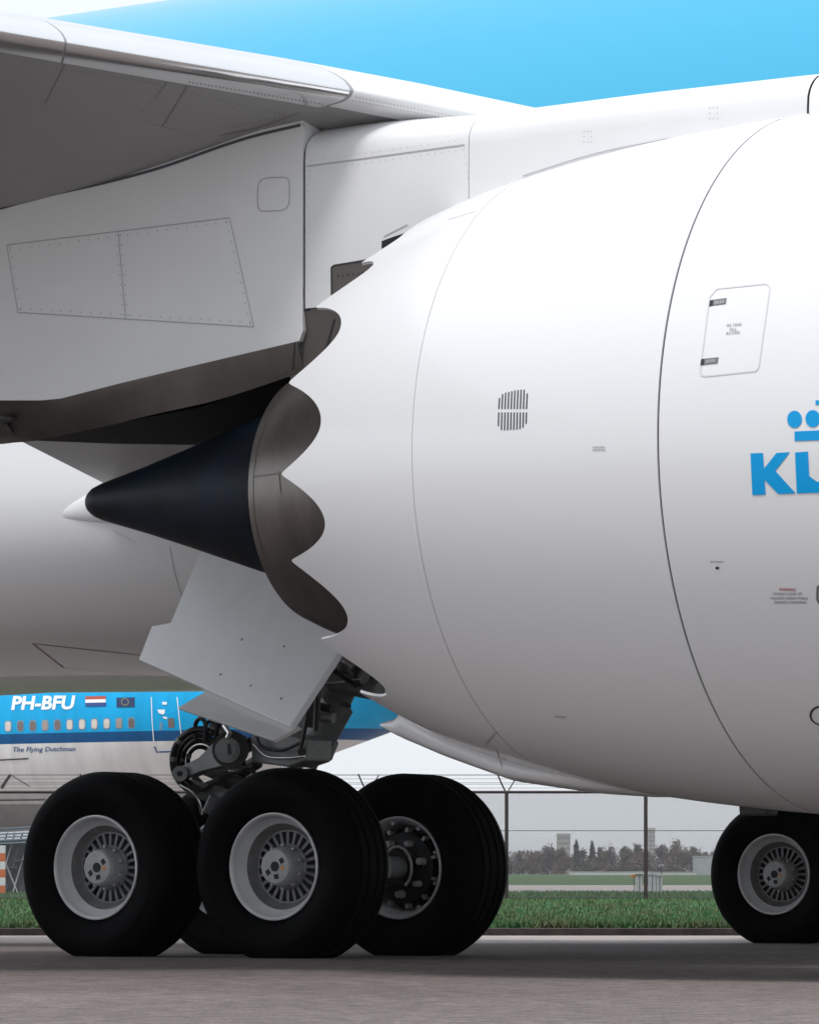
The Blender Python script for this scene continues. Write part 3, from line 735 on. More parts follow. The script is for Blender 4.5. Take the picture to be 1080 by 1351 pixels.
# wheels ---------------------------------------------------------------
RT, DEFL = 0.665, 0.615
def ring_prof(prof, n=72, flat=None):
    """lathe about local Y; prof (y, r)"""
    mb = MB(); rows = []
    for y, r_ in prof:
        row = []
        for k in range(n):
            a = 2 * PI * k / n; x, z = r_ * math.cos(a), r_ * math.sin(a); yy = y
            if flat and z < -flat:
                ov = -z - flat; z = -flat; yy = y * (1 + ov * 1.2)
            row.append((x, yy, z))
        rows.append(row)
    mb.grid(rows, close=True); return mb
def make_wheel():
    w = empty('wheel', parent=air)
    hw = 0.272
    pr = [(-.175, .352), (-.205, .362), (-.228, .392), (-.252, .44), (-.268, .495), (-hw, .53), (-hw + .001, .538), (-.270, .5385), (-.268, .548), (-.262, .575), (-.242, .612), (-.21, .640), (-.165, .656)]
    for gy in (-.135, -.05, .05, .135):
        pr += [(gy - .014, .661), (gy - .009, .649), (gy + .009, .649), (gy + .014, .662)]
    pr = pr + [(-y, r_) for y, r_ in pr[12::-1]]
    ring_prof(pr, 120, DEFL).build('tyre', M['rubber'], w, 35)
    rp = ring_prof([(-.17, .353), (-.205, .362), (-.219, .361), (-.224, .352), (-.216, .342), (-.20, .337), (-.18, .331), (-.16, .322), (-.13, .301), (-.115, .290)], 96)
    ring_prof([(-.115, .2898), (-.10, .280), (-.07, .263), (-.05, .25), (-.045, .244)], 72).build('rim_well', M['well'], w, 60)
    # back half of the rim
    rp.grid([[(r_ * math.cos(2 * PI * k / 72), y, r_ * math.sin(2 * PI * k / 72)) for k in range(72)] for y, r_ in [(.17, .353), (.205, .362), (.218, .360), (.222, .350), (.205, .336), (.12, .30), (.02, .29)]], close=True)
    each(rp, 'rim', M['rim'], w, smooth=40)
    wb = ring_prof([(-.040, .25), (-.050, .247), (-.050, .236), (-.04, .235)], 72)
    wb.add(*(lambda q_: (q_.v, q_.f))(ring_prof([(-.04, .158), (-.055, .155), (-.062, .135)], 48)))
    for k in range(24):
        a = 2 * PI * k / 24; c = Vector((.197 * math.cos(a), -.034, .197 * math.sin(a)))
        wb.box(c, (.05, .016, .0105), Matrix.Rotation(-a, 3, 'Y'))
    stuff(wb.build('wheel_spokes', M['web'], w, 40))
    rb = ring_prof([(-.015, .25), (-.0155, .13)], 48); rb.build('wheel_slots', M['rimdark'], w)
    hb = ring_prof([(-.04, .142), (-.085, .138), (-.10, .132), (-.165, .128), (-.185, .122), (-.198, .112), (-.20, .10), (-.20, .032), (-.185, .03), (-.183, .0005)], 48)
    hc = hb.build('hub_cap', M['hub'], w, 35)
    hb = MB()
    for k in range(10):
        a = 2 * PI * (k + .5) / 10; hb.box((.147 * math.cos(a), -.10, .147 * math.sin(a)), (.009, .02, .009), Matrix.Rotation(-a, 3, 'Y'))
    stuff(hb.build('hub_lugs', M['hub'], w))
    mk = MB()
    for a in (35, 215, 280):
        mk.box((.068 * math.cos(R(a)), -.2005, .068 * math.sin(R(a))), (.016, .002, .018), Matrix.Rotation(-R(a), 3, 'Y'))
    ro = [(.034 * math.cos(2 * PI * k / 20), -.2025, .034 * math.sin(2 * PI * k / 20)) for k in range(20)]
    mk.prism(ro, (0, .003, 0)); each(mk, 'hub_mark', M['rimdark'], w)
    q = MB(); q.box((.062, -.2005, -.008), (.011, .002, .012)); q.build('orange_label', M['orange'], w)
    # brake on the inner side
    bk_ = ring_prof([(.04, .25), (.15, .25), (.16, .235), (.16, .12), (.2, .115), (.2, .06)], 40)
    bk_.build('brake', M['carbon'], w, 40)
    bp = MB()
    for k in range(7):
        a = 2 * PI * k / 7 + .2; c = (.185 * math.cos(a), .165, .185 * math.sin(a)); rr_ = .03 if k % 2 else .024
        bp.tube([c, (c[0], .225, c[2])], [rr_, rr_ * .8], 12)
    for k in range(11):
        a = 2 * PI * k / 11; bp.box((.27 * math.cos(a), .13, .27 * math.sin(a)), (.016, .03, .01), Matrix.Rotation(-a, 3, 'Y'))
    bp.tube([(.12 * math.cos(t * .4 + .5), .22, .15 * math.sin(t * .4 + .5)) for t in range(10)], .011, 8)
    each(bp, 'brake_piston', M['brake_metal'], w, smooth=40)
    fb = MB()
    for k in range(9):
        a = 2 * PI * k / 9; fb.tube([(.315 * math.cos(a), .17, .315 * math.sin(a)), (.315 * math.cos(a), .20, .315 * math.sin(a))], .013, 8)
    each(fb, 'rim_bolt', M['brake_metal'], w, smooth=40)
    return w
proto = make_wheel()
def gz(X, Y): return zg((X - CX) * VX + (Y - CY) * VY)
first = True
WH = [(-.75, -5.5, 0, 12), (.75, -5.5, 0, 5), (-.75, -4.0, 1, 0), (.75, -4.0, 1, 0), (-.75, 4.30, 0, 10), (.75, 4.30, 0, 4), (-.75, 5.8, 1, 0), (.75, 5.8, 1, 0)]
for X, Y, back, spin in WH:
    w = proto if first else copy_tree(proto, air); first = False
    w.location = (X, Y, gz(X, Y) + DEFL); w.rotation_euler = (0, 0, PI if back else 0)

# main gear leg ----------------------------------------------------------
def gear_leg(y0, detail):
    lg_ = MB(); z0 = gz(0, y0)
    ax = z0 + .62; s_ = 1
    top = Vector((.55, y0 + (1.0 if y0 < 0 else -1.0), 3.3)); low = Vector((0, y0, ax + .12)); mid = low.lerp(top, .30)
    lg_.tube([mid, top], [.165, .18], 24)
    q = MB(); q.tube([mid - (top - low).normalized() * .06, mid + (top - low).normalized() * .06], .195, 24); collar = q
    leg = lg_.build('landing_gear_leg', M['gear'], air, 40)
    collar.build('collar', M['gear'], leg, 40)
    q = MB(); q.tube([low, mid], .12, 24); q.build('shock_piston', M['steel'], leg, 40)
    q = MB(); q.tube([(-1.0, y0, ax), (-.75, y0, ax), (0, y0, ax + .05), (.75, y0, ax), (1.0, y0, ax)], [.09, .12, .15, .12, .09], 20)
    for X in (-.75, .75): q.tube([(X, y0 - .75, gz(X, y0) + .615), (X, y0 + .75, gz(X, y0) + .615)], .075, 16)
    each(q, 'bogie_beam', M['gear'], leg, smooth=40)
    return leg
leg = gear_leg(-4.75, True); gear_leg(5.05, False)
# fork block at the foot of the leg
YL = -5.02
def L(x, y, Y=YL): return atY(x, y, Y)
q = MB(); q.prism([L(332, 1006), L(330, 972), L(345, 962), L(405, 975), L(404, 1004), L(380, 1012)], (0, .3, 0)); q.build('fork_block', M['gear'], leg, bevel=.012)
q = MB(); q.tube([L(398, 992, -5.05), L(398, 992, -4.9)], .03, 14); q.build('fork_bolt', M['gear_dark'], leg, 40)
# torque link: round hub, arm and lower pin
q = MB(); q.tube([L(304, 989, -5.13), L(304, 989, -4.85)], .128, 26); q.build('hub_seal', M['hose'], leg, 40)
q = MB(); q.tube([L(300, 990, -5.2), L(300, 990, -4.85)], .088, 26); q.tube([L(300, 990, -5.215), L(300, 990, -5.198)], .074, 26); q.tube([L(301, 989, -5.235), L(301, 989, -5.2)], .055, 20)
q.prism([L(290, 972, -5.1), L(312, 1005, -5.1), L(262, 1018, -5.1), L(246, 1026, -5.1), L(238, 1012, -5.1), L(262, 1000, -5.1)], (0, .12, 0))
q.tube([L(237, 1021, -5.16), L(237, 1021, -4.95)], .055, 18)
each(q, 'torque_link', M['gear'], leg, smooth=35)
q = MB()
q.prism([L(294.5, 983, -5.238), L(303, 981, -5.238), L(305, 995, -5.238), L(297, 997, -5.238)], (0, .004, 0)); q.tube([L(237, 1021, -5.17), L(237, 1021, -5.155)], .02, 12)
each(q, 'torque_link_pin', M['rimdark'], leg)
# hose loops
def hose(pts, r_, Y, m='hose'):
    q = MB(); P = spline([L(x, y, Y + dy) for x, y, dy in pts], 8); q.tube(P, r_, 10); q.build('hose', M[m], leg, 60)
def arc(r_, a0, a1, ex=0): return [(264 + r_ * 1.0 * math.cos(R(t)), 1004 - r_ * 1.15 * math.sin(R(t)), ex + .04 * math.sin(R(t * 2))) for t in np.linspace(a0, a1, 9)]
hose(arc(36, 62, 262, -.05), .025, -5.0)
hose(arc(29, 50, 245, -.02), .018, -4.96)
hose(arc(23, 40, 235, .0), .018, -4.92)
hose(arc(16, 30, 220, .03), .016, -4.9)
hose([(258, 975, 0), (258, 955, -.02), (265, 948, -.03), (271, 956, -.02), (270, 978, 0)], .016, -5.05)
hose([(272, 975, 0), (272, 957, -.02), (279, 951, -.03), (285, 958, -.02), (284, 976, 0)], .015, -5.02)
hose([(286, 972, 0), (288, 958, -.02), (294, 954, -.03), (300, 962, 0)], .014, -5.0)
for r_, t in ((36, 140), (29, 165), (23, 175), (36, 175), (16, 160)):
    hose([(p[0], p[1], p[2] - .005) for p in arc(r_, t - 4, t + 4, -.05 if r_ == 36 else 0)], .027 if r_ == 36 else .020, {36: -5.0, 29: -4.96, 23: -4.92, 16: -4.9}[r_], 'gear')
hose([(238, 1036, 0), (252, 1044, -.02), (262, 1056, -.02), (266, 1075, 0)], .009, -5.1, 'steel')
hose([(246, 1032, 0), (268, 1042, 0), (285, 1030, 0), (310, 1022, .1)], .02, -4.9, 'gear_dark')
q = MB(); q.tube([L(282, 1050, -4.9), L(272, 1072, -4.9)], .03, 12); q.tube([L(285, 1017, -5.0), L(332, 1010, -5.0)], .012, 8); q.tube([L(250, 1040, -4.8), L(330, 1060, -4.7)], .06, 12); each(q, 'brake_rod', M['gear'], leg, smooth=40)
q = MB(); q.tube([L(296, 958, -5.15), L(303, 968, -5.18), L(300, 975, -5.2)], .02, 8); q.build('grease_line', M['steel'], leg, 40)
for (x0, y0, x1, y1, r_, Y) in [(262, 1010, 330, 1040, .05, -4.7), (255, 1030, 300, 1075, .045, -4.6), (300, 1030, 340, 1005, .05, -4.6), (280, 960, 330, 985, .05, -4.7)]:
    q = MB(); q.tube([L(x0, y0, Y), L(x1, y1, Y)], r_, 12); q.build('drag_brace', M['gear_dark'], leg, 40)
for pts, r_, mm in [([(338, 968, -.02), (345, 985, -.03), (372, 990, -.03), (400, 978, -.02)], .012, 'hose'), ([(334, 982, -.02), (352, 998, -.03), (380, 1000, -.03), (402, 998, -.02)], .009, 'steel'), ([(410, 905, 0), (406, 940, -.03), (401, 968, -.03), (396, 990, -.03)], .014, 'hose'), ([(330, 975, .1), (318, 985, .1), (322, 1010, .1), (336, 1020, .1)], .016, 'hose')]:
    hose(pts, r_, -5.06, mm)
# machinery around the top of the leg, seen past the nozzle
def rod(name, a, b, r_, Y, m, n=14):
    q = MB(); q.tube([L(*a, Y), L(*b, Y)], r_, n); q.build(name, M[m], leg, 40)
rod('actuator', (432, 925), (462, 862), .16, -4.4, 'gear'); rod('actuator', (415, 985), (445, 930), .12, -4.6, 'gear')
rod('actuator', (470, 872), (490, 905), .10, -4.5, 'gear_dark'); rod('actuator', (440, 900), (500, 912), .07, -4.7, 'gear')
rod('pivot_pin', (477, 889), (484, 893), .085, -4.75, 'gear_dark'); rod('pivot_pin', (479, 891), (482, 892.5), .06, -4.85, 'gear')
rod('actuator', (408, 960), (412, 905), .05, -4.9, 'gear_dark'); rod('actuator', (430, 965), (446, 925), .10, -4.5, 'gear_dark')
rod('hydraulic_line', (417, 965), (420, 900), .022, -5.0, 'hose'); rod('hydraulic_line', (424, 900), (445, 880), .015, -5.0, 'steel'); rod('hydraulic_line', (440, 885), (470, 905), .018, -5.0, 'hose')
rod('hydraulic_line', (430, 903), (476, 897), .012, -4.95, 'steel'); rod('hydraulic_line', (452, 870), (466, 880), .02, -4.95, 'steel')
rod('actuator', (410, 945), (440, 948), .035, -4.85, 'gear'); rod('actuator', (408, 930), (438, 936), .03, -4.8, 'gear_dark')

# gear door: an inclined plate with notched upper edge, and the small lower flap
dn = (-0.42, -1.0, 0.80); dp = L(320, 850, -5.62)
def D(x, y, o=0.0): return atPlane(x, y, dp, dn) + Vector(dn).normalized() * o
outl = [(276, 700), (225, 821.5), (200, 826), (183, 870), (382, 958.5), (442.5, 866), (470, 820), (430, 700)]
q = MB(); q.prism([D(x, y) for x, y in outl], Vector(dn).normalized() * -0.045); gd = q.build('gear_door', M['door'], air, bevel=.006)
sg = MB(); rv = MB()
bv = BVHTree.FromPolygons([Vector(v) for v in q.v], q.f); SURF['door'] = bv
dots(rv, [(319, 844), (375, 853), (291, 890), (331, 905), (371, 922)], 0.011, ['door'], .002); each(rv, 'door_bolt', M['seam'], gd)
rv = MB(); dots(rv, [(300 + random.uniform(-80, 90), 860 + random.uniform(-60, 50)) for _ in range(26)] + [(322, 851), (330, 851), (378, 860), (293, 897), (333, 911), (318, 855)], 0.0035, ['door'], .002); o = rv.build('rivet', M['inklight'], gd); o['kind'] = 'stuff'
q = MB(); q.prism([D(x, y, -.055 + .06 * (1 if i in (1, 2) else 0)) for i, (x, y) in enumerate([(268, 903), (235, 934.5), (361, 977.5), (387, 952)])], Vector(dn).normalized() * -0.03); q.build('gear_door_flap', mat('flap_paint', (.66, .65, .64), .5), air, bevel=.004)

# ------------------------------------------------------------------ jumbo jet beyond the fence
jet = empty('jumbo_jet', (-70, 86, 0)); tag(jet, 'distant blue and white jumbo jet with a row of cabin windows, behind the landing gear', 'airliner')
JY = 86.0; JR = 3.25; JZ = 5.36
def livery2():
    m = mat('jumbo_livery', (0.62, 0.60, 0.59), 0.5, 0, 0, spec=.25)
    n, l = m.node_tree.nodes, m.node_tree.links
    t = n.new('ShaderNodeTexCoord'); sx = n.new('ShaderNodeSeparateXYZ'); l.new(t.outputs['Object'], sx.inputs[0])
    r = n.new('ShaderNodeValToRGB'); r.color_ramp.interpolation = 'CONSTANT'
    mr = n.new('ShaderNodeMapRange'); mr.inputs['From Max'].default_value = 10
    l.new(sx.outputs['Z'], mr.inputs['Value']); l.new(mr.outputs[0], r.inputs[0]); e = r.color_ramp.elements
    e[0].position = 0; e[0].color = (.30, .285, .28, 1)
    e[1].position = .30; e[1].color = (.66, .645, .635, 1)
    k = e.new(.505); k.color = (0, .075, .22, 1); k = e.new(.54); k.color = (0.0, .36, .70, 1)
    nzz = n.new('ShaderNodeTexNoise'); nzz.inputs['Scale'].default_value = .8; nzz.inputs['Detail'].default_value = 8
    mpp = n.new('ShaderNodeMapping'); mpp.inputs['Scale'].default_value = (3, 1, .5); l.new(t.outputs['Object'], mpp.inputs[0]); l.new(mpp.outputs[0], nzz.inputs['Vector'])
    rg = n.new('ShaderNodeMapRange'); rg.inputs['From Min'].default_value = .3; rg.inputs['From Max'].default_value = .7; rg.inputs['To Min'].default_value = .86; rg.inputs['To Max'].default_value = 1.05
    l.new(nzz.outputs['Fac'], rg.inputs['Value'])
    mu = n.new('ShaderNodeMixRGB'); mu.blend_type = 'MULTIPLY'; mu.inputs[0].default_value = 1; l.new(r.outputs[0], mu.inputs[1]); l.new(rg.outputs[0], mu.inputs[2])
    l.new(mu.outputs[0], n['Principled BSDF'].inputs['Base Color']); return m
jm = MB(); rows = []
for X, r_, zt in [(-130, JR, 9.6), (-100, JR, 9.0), (-80, JR, 8.6), (-72, JR, 8.6), (-69, 3.2, 8.6), (-66, 3.0, 8.6), (-62.8, 2.75, 8.58), (-59, 2.35, 8.55), (-55, 1.9, 8.5), (-50, 1.3, 8.4), (-45, .6, 8.2), (-43.5, .2, 8.1)]:
    zbm = {-72: 2.12, -69: 2.75, -66: 3.5, -62.8: 4.42, -59: 5.52, -55: 6.2, -50: 6.9, -45: 7.4, -43.5: 7.8}.get(X, 2.1)
    zc_ = JZ if X <= -72 else max(JZ, (zt + zbm) / 2)
    row = []
    for k in range(48):
        a = 2 * PI * k / 48; s_ = math.sin(a)
        row.append((X + 70, -r_ * math.cos(a), zc_ + (s_ * (zt - zc_) if s_ > 0 else s_ * (zc_ - zbm))))
    rows.append(row)
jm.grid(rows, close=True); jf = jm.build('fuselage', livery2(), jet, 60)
jw = MB(); jw.v = [(v[0] - 70, v[1] + 86, v[2]) for v in jm.v]; jw.f = jm.f; remember('jet', jw)
def jlocal(mb):
    mb.v = [(v[0] + 70, v[1] - 86, v[2]) for v in mb.v]; return mb
M['win_lit'] = mat('window_blind', (.62, .56, .50), .4); M['win_dark'] = mat('window_glass', (.16, .13, .12), .2)
M['win_frame'] = mat('window_frame', (.13, .28, .42), .5); M['lettering'] = mat('white_lettering', (.8, .8, .8), .5); M['navy'] = mat('navy_lettering', (.01, .08, .22), .5)
wins = [(11 + 16.25 * k, 958.6 - .028 * 16.25 * k, k) for k in range(-4, 11)]
lit = {0: .9, 5: .7, 6: .4, 7: 1, 8: .9}
for x, y, k in wins:
    def rr2(w_, h_): return [(x + w_ * math.copysign(abs(math.cos(a)) ** .6, math.cos(a)), y + h_ * math.copysign(abs(math.sin(a)) ** .6, math.sin(a))) for a in [2 * PI * j / 16 for j in range(16)]]
    f_ = MB(); patch(f_, rr2(5.0, 7.8), ['jet'], .01, 6)
    if not f_.v: continue
    fr = jlocal(f_).build('window', M['win_frame'], jet)
    f_ = MB(); patch(f_, rr2(3.7, 6.3), ['jet'], .02, 6); jlocal(f_).build('pane', M['win_lit'] if k in lit else (M['win_dark'] if k % 3 else mat('window_blind_half', (.34, .28, .25), .4)), fr)
t_ = MB(); px_text(t_, 'PH-BFU', 15, 937.5, 82, 18.5, ['jet'], .012, .16, .035, .02); each(jlocal(t_), 'registration_letter', M['lettering'], jet)
t_ = MB(); px_text(t_, 'The Flying Dutchman', 16, 994, 83, 8.0, ['jet'], .012, .2, .012, .02); stuff(jlocal(t_).build('name_lettering', M['navy'], jet))
for (a, b, c) in ((919, 923.3, (.42, .07, .04)), (923.3, 927.5, (.8, .8, .8)), (927.5, 932.5, (.02, .06, .25))):
    f_ = MB(); patch(f_, [(113, a + .2), (140, a - .4), (140, b - .4), (113, b + .2)], ['jet'], .02, 10); jlocal(f_).build('flag_stripe', mat('flag_colour', c, .5), jet)
f_ = MB(); patch(f_, [(154, 921), (178, 920.4), (178, 933), (154, 933.6)], ['jet'], .02, 10); eu = jlocal(f_).build('flag_field', mat('flag_navy', (.012, .03, .10), .5), jet)
f_ = MB()
for k in range(12):
    x, y = 165.5 + 4.6 * math.cos(k * PI / 6), 926.5 + 4.4 * math.sin(k * PI / 6); patch(f_, [(x - .7, y - .7), (x + .7, y - .7), (x + .7, y + .7), (x - .7, y + .7)], ['jet'], .03, 5)
stuff(jlocal(f_).build('flag_stars', mat('flag_gold', (.30, .28, .16), .5), eu))
f_ = MB(); patch(f_, [(201, 922), (236, 921.5), (241, 976), (243, 989), (207, 992), (203, 978)], ['jet'], .006, 12); dr = jlocal(f_).build('door', jf.data.materials[0], jet)
f_ = MB(); ribbon(f_, [(200, 920), (201, 950), (203, 978), (206, 991), (243, 989)], .035, ['jet'], .02, 6); ribbon(f_, [(234, 920), (237, 950), (240, 976)], .035, ['jet'], .02, 6); each(jlocal(f_), 'door_outline', M['lettering'], dr)
f_ = MB(); ribbon(f_, [(204, 985), (207, 992), (243, 991)], .06, ['jet'], .025, 6); jlocal(f_).build('door_sill', M['navy'], dr)
f_ = MB(); patch(f_, [(222, 948), (230, 947.5), (230.5, 960), (222.5, 960.5)], ['jet'], .025, 8); jlocal(f_).build('door_window', M['win_dark'], dr)
f_ = MB(); patch(f_, [(211, 953), (215, 953), (215, 963), (211, 963)], ['jet'], .025, 8); jlocal(f_).build('door_handle', M['win_frame'], dr)
f_ = MB(); patch(f_, [(208, 936.5), (218, 936.5), (218, 941), (215, 943), (210, 941)], ['jet'], .025, 8); patch(f_, [(214, 926.5), (221, 926.5), (220, 930), (215, 930)], ['jet'], .025, 8); patch(f_, [(215, 945.5), (221, 946), (221, 949), (216, 948)], ['jet'], .025, 8); each(jlocal(f_), 'door_placard', M['lettering'], dr)
# belly seams, and the jet's gear so that it stands on the ground
f_ = MB(); ribbon(f_, [(-20, 1056), (60, 1055)], .06, ['jet'], .02); ribbon(f_, [(0, 1003), (38, 1001)], .05, ['jet'], .02); ribbon(f_, [(2, 1040), (14, 1022)], .1, ['jet'], .02); ribbon(f_, [(14, 1022), (40, 1038)], .03, ['jet'], .02); each(jlocal(f_), 'belly_seam', M['gear_dark'], jet)
f_ = MB(); f_.box((0, 0, 6), (0.2, .2, .2)); 
tl = MB(); tl.prism([(12, -.25, 8.3), (24, -.25, 8.4), (30, -.25, 18), (25, -.25, 18)], (0, .5, 0)); tl.build('tail_fin', M['klm'], jet)
st = MB(); st.prism([(14, -1.0, 7.4), (22, -1.0, 7.4), (27, -11, 8.4), (24, -11, 8.4)], (0, 0, .3)); st.build('tailplane', M['white'], jet)
for gx in (-32, -28):
    for gy in (-1.9, 1.9):
        w_ = MB(); w_.tube([(gx, gy - .25, .62), (gx, gy + .25, .62)], .62, 28); gw = w_.build('wheel', M['rubber'], jet, 40)
        w_ = MB(); w_.tube([(gx, gy, .6), (gx, gy, 3.0)], .16, 12); w_.build('gear_strut', M['gear'], jet, 40)

# ------------------------------------------------------------------ chain-link fence
FW = 85.0
M['fence'] = mat('fence_steel', (.045, .03, .03), .6, .2, 0, 8, .4); M['wire'] = mat('fence_wire', (.10, .105, .11), .55, .5)
fen = empty('chain_link_fence', cw(3, FW, 0)); tag(fen, 'chain-link fence with dark posts and barbed wire along the far side of the verge', 'fence')
def fl_(mb):
    c = fen.location; mb.v = [(v[0] - c.x, v[1] - c.y, v[2] - c.z) for v in mb.v]; return mb
PX = [668 + 183.5 * k for k in range(-5, 4)]
for x in PX:
    u = (x - 540) / FPX * FW
    q = MB(); q.tube([cw(u, FW, -.05), cw(u, FW, 2.30)], .04, 10); po = fl_(q).build('post', M['fence'], fen, 50)
    q = MB(); q.tube([cw(u, FW, 2.25), cw(u - .10, FW, 2.45), cw(u - .19, FW, 2.66)], .019, 6); q.tube([cw(u, FW, 2.25), cw(u + .12, FW + .05, 2.45), cw(u + .24, FW + .1, 2.64)], .013, 6); each(fl_(q), 'barb_arm', M['fence'], po)
q = MB(); q.tube([cw(-16, FW, 2.285), cw(14, FW, 2.285)], .03, 8); fl_(q).build('top_rail', M['fence'], fen, 50)
q = MB(); q.tube([cw(-16, FW, 1.48), cw(14, FW, 1.48)], .008, 5); q.tube([cw(-16, FW, .1), cw(14, FW, .1)], .006, 5); each(fl_(q), 'tension_wire', M['wire'], fen)
q = MB()
for du, dz in ((-.06, 2.37), (-.10, 2.45), (-.15, 2.56), (-.19, 2.65), (.15, 2.48), (.24, 2.63)): q.tube([cw(-16 + du, FW + .02, dz), cw(14 + du, FW + .02, dz)], .0045, 4)
each(fl_(q), 'barbed_wire', M['wire'], fen)
q = MB(); hgt, sp, rw = 2.2, .024, .0021
for s_ in (1, -1):
    u = -16.0
    while u < 14:
        a, b = (u, u + hgt) if s_ > 0 else (u + hgt, u)
        q.tube([cw(a, FW + .005 * s_, .06), cw(b, FW + .005 * s_, .06 + hgt)], rw, 4, False); u += sp * 1.2
o = fl_(q).build('chain_link_mesh', M['wire'], fen, fix=False); o['kind'] = 'stuff'

# ------------------------------------------------------------------ far things
# pale cabinets beyond the fence
M['cab'] = mat('cabinet_grey', (.50, .50, .51), .6, 0, 0, 5, .12); M['cabd'] = mat('cabinet_joint', (.12, .12, .12), .6)
for (x0, x1, y0, lab) in [(838.5, 847, 1153, 'narrow pale cabinet left of the dark fence post, on the far verge'), (855, 864.5, 1152, 'wider pale cabinet just right of the dark fence post, on the far verge'), (865.5, 873.5, 1153.5, 'pale cabinet standing outermost to the right of the fence post')]:
    w = 122.0; u0, u1 = (x0 - 540) / FPX * w, (x1 - 540) / FPX * w; h = .6 + (1152 - y0) / FPX * w
    c = cw((u0 + u1) / 2, w, 0); e = empty('utility_cabinet', c, TH); tag(e, lab, 'cabinet', 'cabinets beyond the fence')
    q = MB(); q.box((0, .1, h / 2 - .03), ((u1 - u0) / 2, .12, h / 2 - .03)); q.build('cabinet_body', M['cab'], e, bevel=.01)
    q = MB(); q.box((0, .1, h - .03), ((u1 - u0) / 2 + .02, .15, .02)); q.build('cabinet_lid', M['cabd'] if x0 < 850 else M['cab'], e)
    q = MB(); q.box(((u1 - u0) * .05, -.025, h * .47), (.012, .004, h * .42)); q.build('cabinet_door_gap', M['cabd'], e)
# marker lights
for x, y, lab, mm in [(836, 1156, 'small orange taxiway marker beside the narrow cabinet', 'orange'), (872, 1142, 'small white and orange marker on a stake above the cabinets', 'cab')]:
    w = 123.5; c = cw((x - 540) / FPX * w, w, 0); h = .6 + (1152 - y) / FPX * w
    e = empty('taxiway_marker', c, TH); tag(e, lab, 'marker')
    q = MB(); q.tube([(0, 0, 0), (0, 0, h)], .012, 6); q.build('stake', M['gear_dark'], e)
    q = MB(); q.prism([(-.10, 0, h - .04), (.02, 0, h - .06), (.11, 0, h + .01), (.02, 0, h + .05), (-.09, 0, h + .03)], (0, .06, 0)); q.build('marker_head', M[mm], e)

def tower(x0, x1, ytop, w, col, label, name='tower_block', base=1154, floors=7):
    u0, u1 = (x0 - 540) / FPX * w, (x1 - 540) / FPX * w; h = .6 + (1152 - ytop) / FPX * w
    e = empty(name, cw((u0 + u1) / 2, w, 0), TH); tag(e, label, 'building')
    wd = (u1 - u0) / 2; m = mat('far_wall', col, .8, 0, 0, .2, .1)
    q = MB(); q.box((0, 6, h / 2), (wd, 6, h / 2)); q.build('wall', m, e)
    q = MB(); q.box((0, 6, h + .03 * h), (wd + .15, 6.15, .03 * h)); q.build('roof', m, e)
    if floors:
        g = MB(); 
        for f in range(floors):
            zz = h * (f + .6) / floors
            for k in range(5): g.box((-wd + wd * 2 * (k + .5) / 5, -.04, zz), (wd * .14, .03, h / floors * .28))
        each(g, 'window', mat('far_window', (.24, .23, .24), .3), e)
tower(735, 752, 1103, 2300, (.42, .38, .36), 'far beige tower block rising above the left of the tree line')
tower(855, 864, 1096, 2400, (.46, .43, .41), 'slim far tower right behind the second fence post', floors=10)
tower(917, 940, 1131, 1250, (.42, .43, .45), 'low white-roofed building at the right end of the far tree line', 'low_building', floors=0)
tower(752, 858, 1150.4, 1180, (.66, .65, .64), 'long low white shed in front of the far trees', 'long_shed', floors=0)
tower(862, 918, 1150.6, 1185, (.60, .59, .58), 'shorter low white shed beside the right-hand fence post', 'long_shed', floors=0)

bark = mat('bare_bark', (.06, .05, .045), .9)
twigs = [mat('twig_brown', (.175, .115, .10), .9, 0, 0, .25, .25), mat('twig_purple', (.155, .112, .11), .9, 0, 0, .25, .25), mat('twig_olive', (.13, .11, .075), .9, 0, 0, .25, .25), mat('twig_dark', (.09, .078, .068), .9, 0, 0, .25, .25)]
def tree(x, wpx, ytop, w, kind, label):
    px = w / FPX; h = .6 + (1152 - ytop) * px; rw_ = wpx * px / 2
    e = empty('tree', cw((x - 540) * px, w, 0), random.random() * 6); tag(e, label, 'tree', 'trees along the far edge of the airfield')
    q = MB(); q.tube([(0, 0, 0), (.1, 0, h * .35), (0, .1, h * .75)], [.3, .22, .08], 7)
    for k in range(6):
        a = k * 1.1; q.tube([(0, 0, h * (.25 + .07 * k)), (rw_ * .45 * math.cos(a), rw_ * .45 * math.sin(a), h * (.45 + .07 * k))], [.1, .04], 5)
    q.build('trunk', bark, e)
    n = 2200; g = MB()
    cl = [(random.gauss(0, .42), random.gauss(0, .42), random.random()) for _ in range(22)]
    for i in range(n):
        cx_, cy_, cz_ = random.choice(cl); t = max(.02, cz_ * (1 - .25 * (abs(cx_) + abs(cy_))) + random.gauss(0, .09)); t = min(t, 1.08)
        prof = (math.sin(PI * min(.97, t * .80 + .16)) ** .6) if kind != 3 else max(.02, 1.02 - t) ** .8
        p = Vector((cx_ * rw_ * prof + random.gauss(0, .16) * rw_, cy_ * rw_ * prof + random.gauss(0, .16) * rw_, h * (.06 + .92 * t)))
        d = Vector((random.gauss(0, 1), random.gauss(0, 1), random.gauss(.5, .8))).normalized() * random.uniform(.5, 1.2)
        s_ = d.orthogonal().normalized() * random.uniform(.12, .32); s_.rotate(Matrix.Rotation(random.random() * 6, 3, d.normalized()))
        g.add([p - s_, p + s_, p + d], [(0, 1, 2)])
    g.build('crown', twigs[kind], e, fix=False)
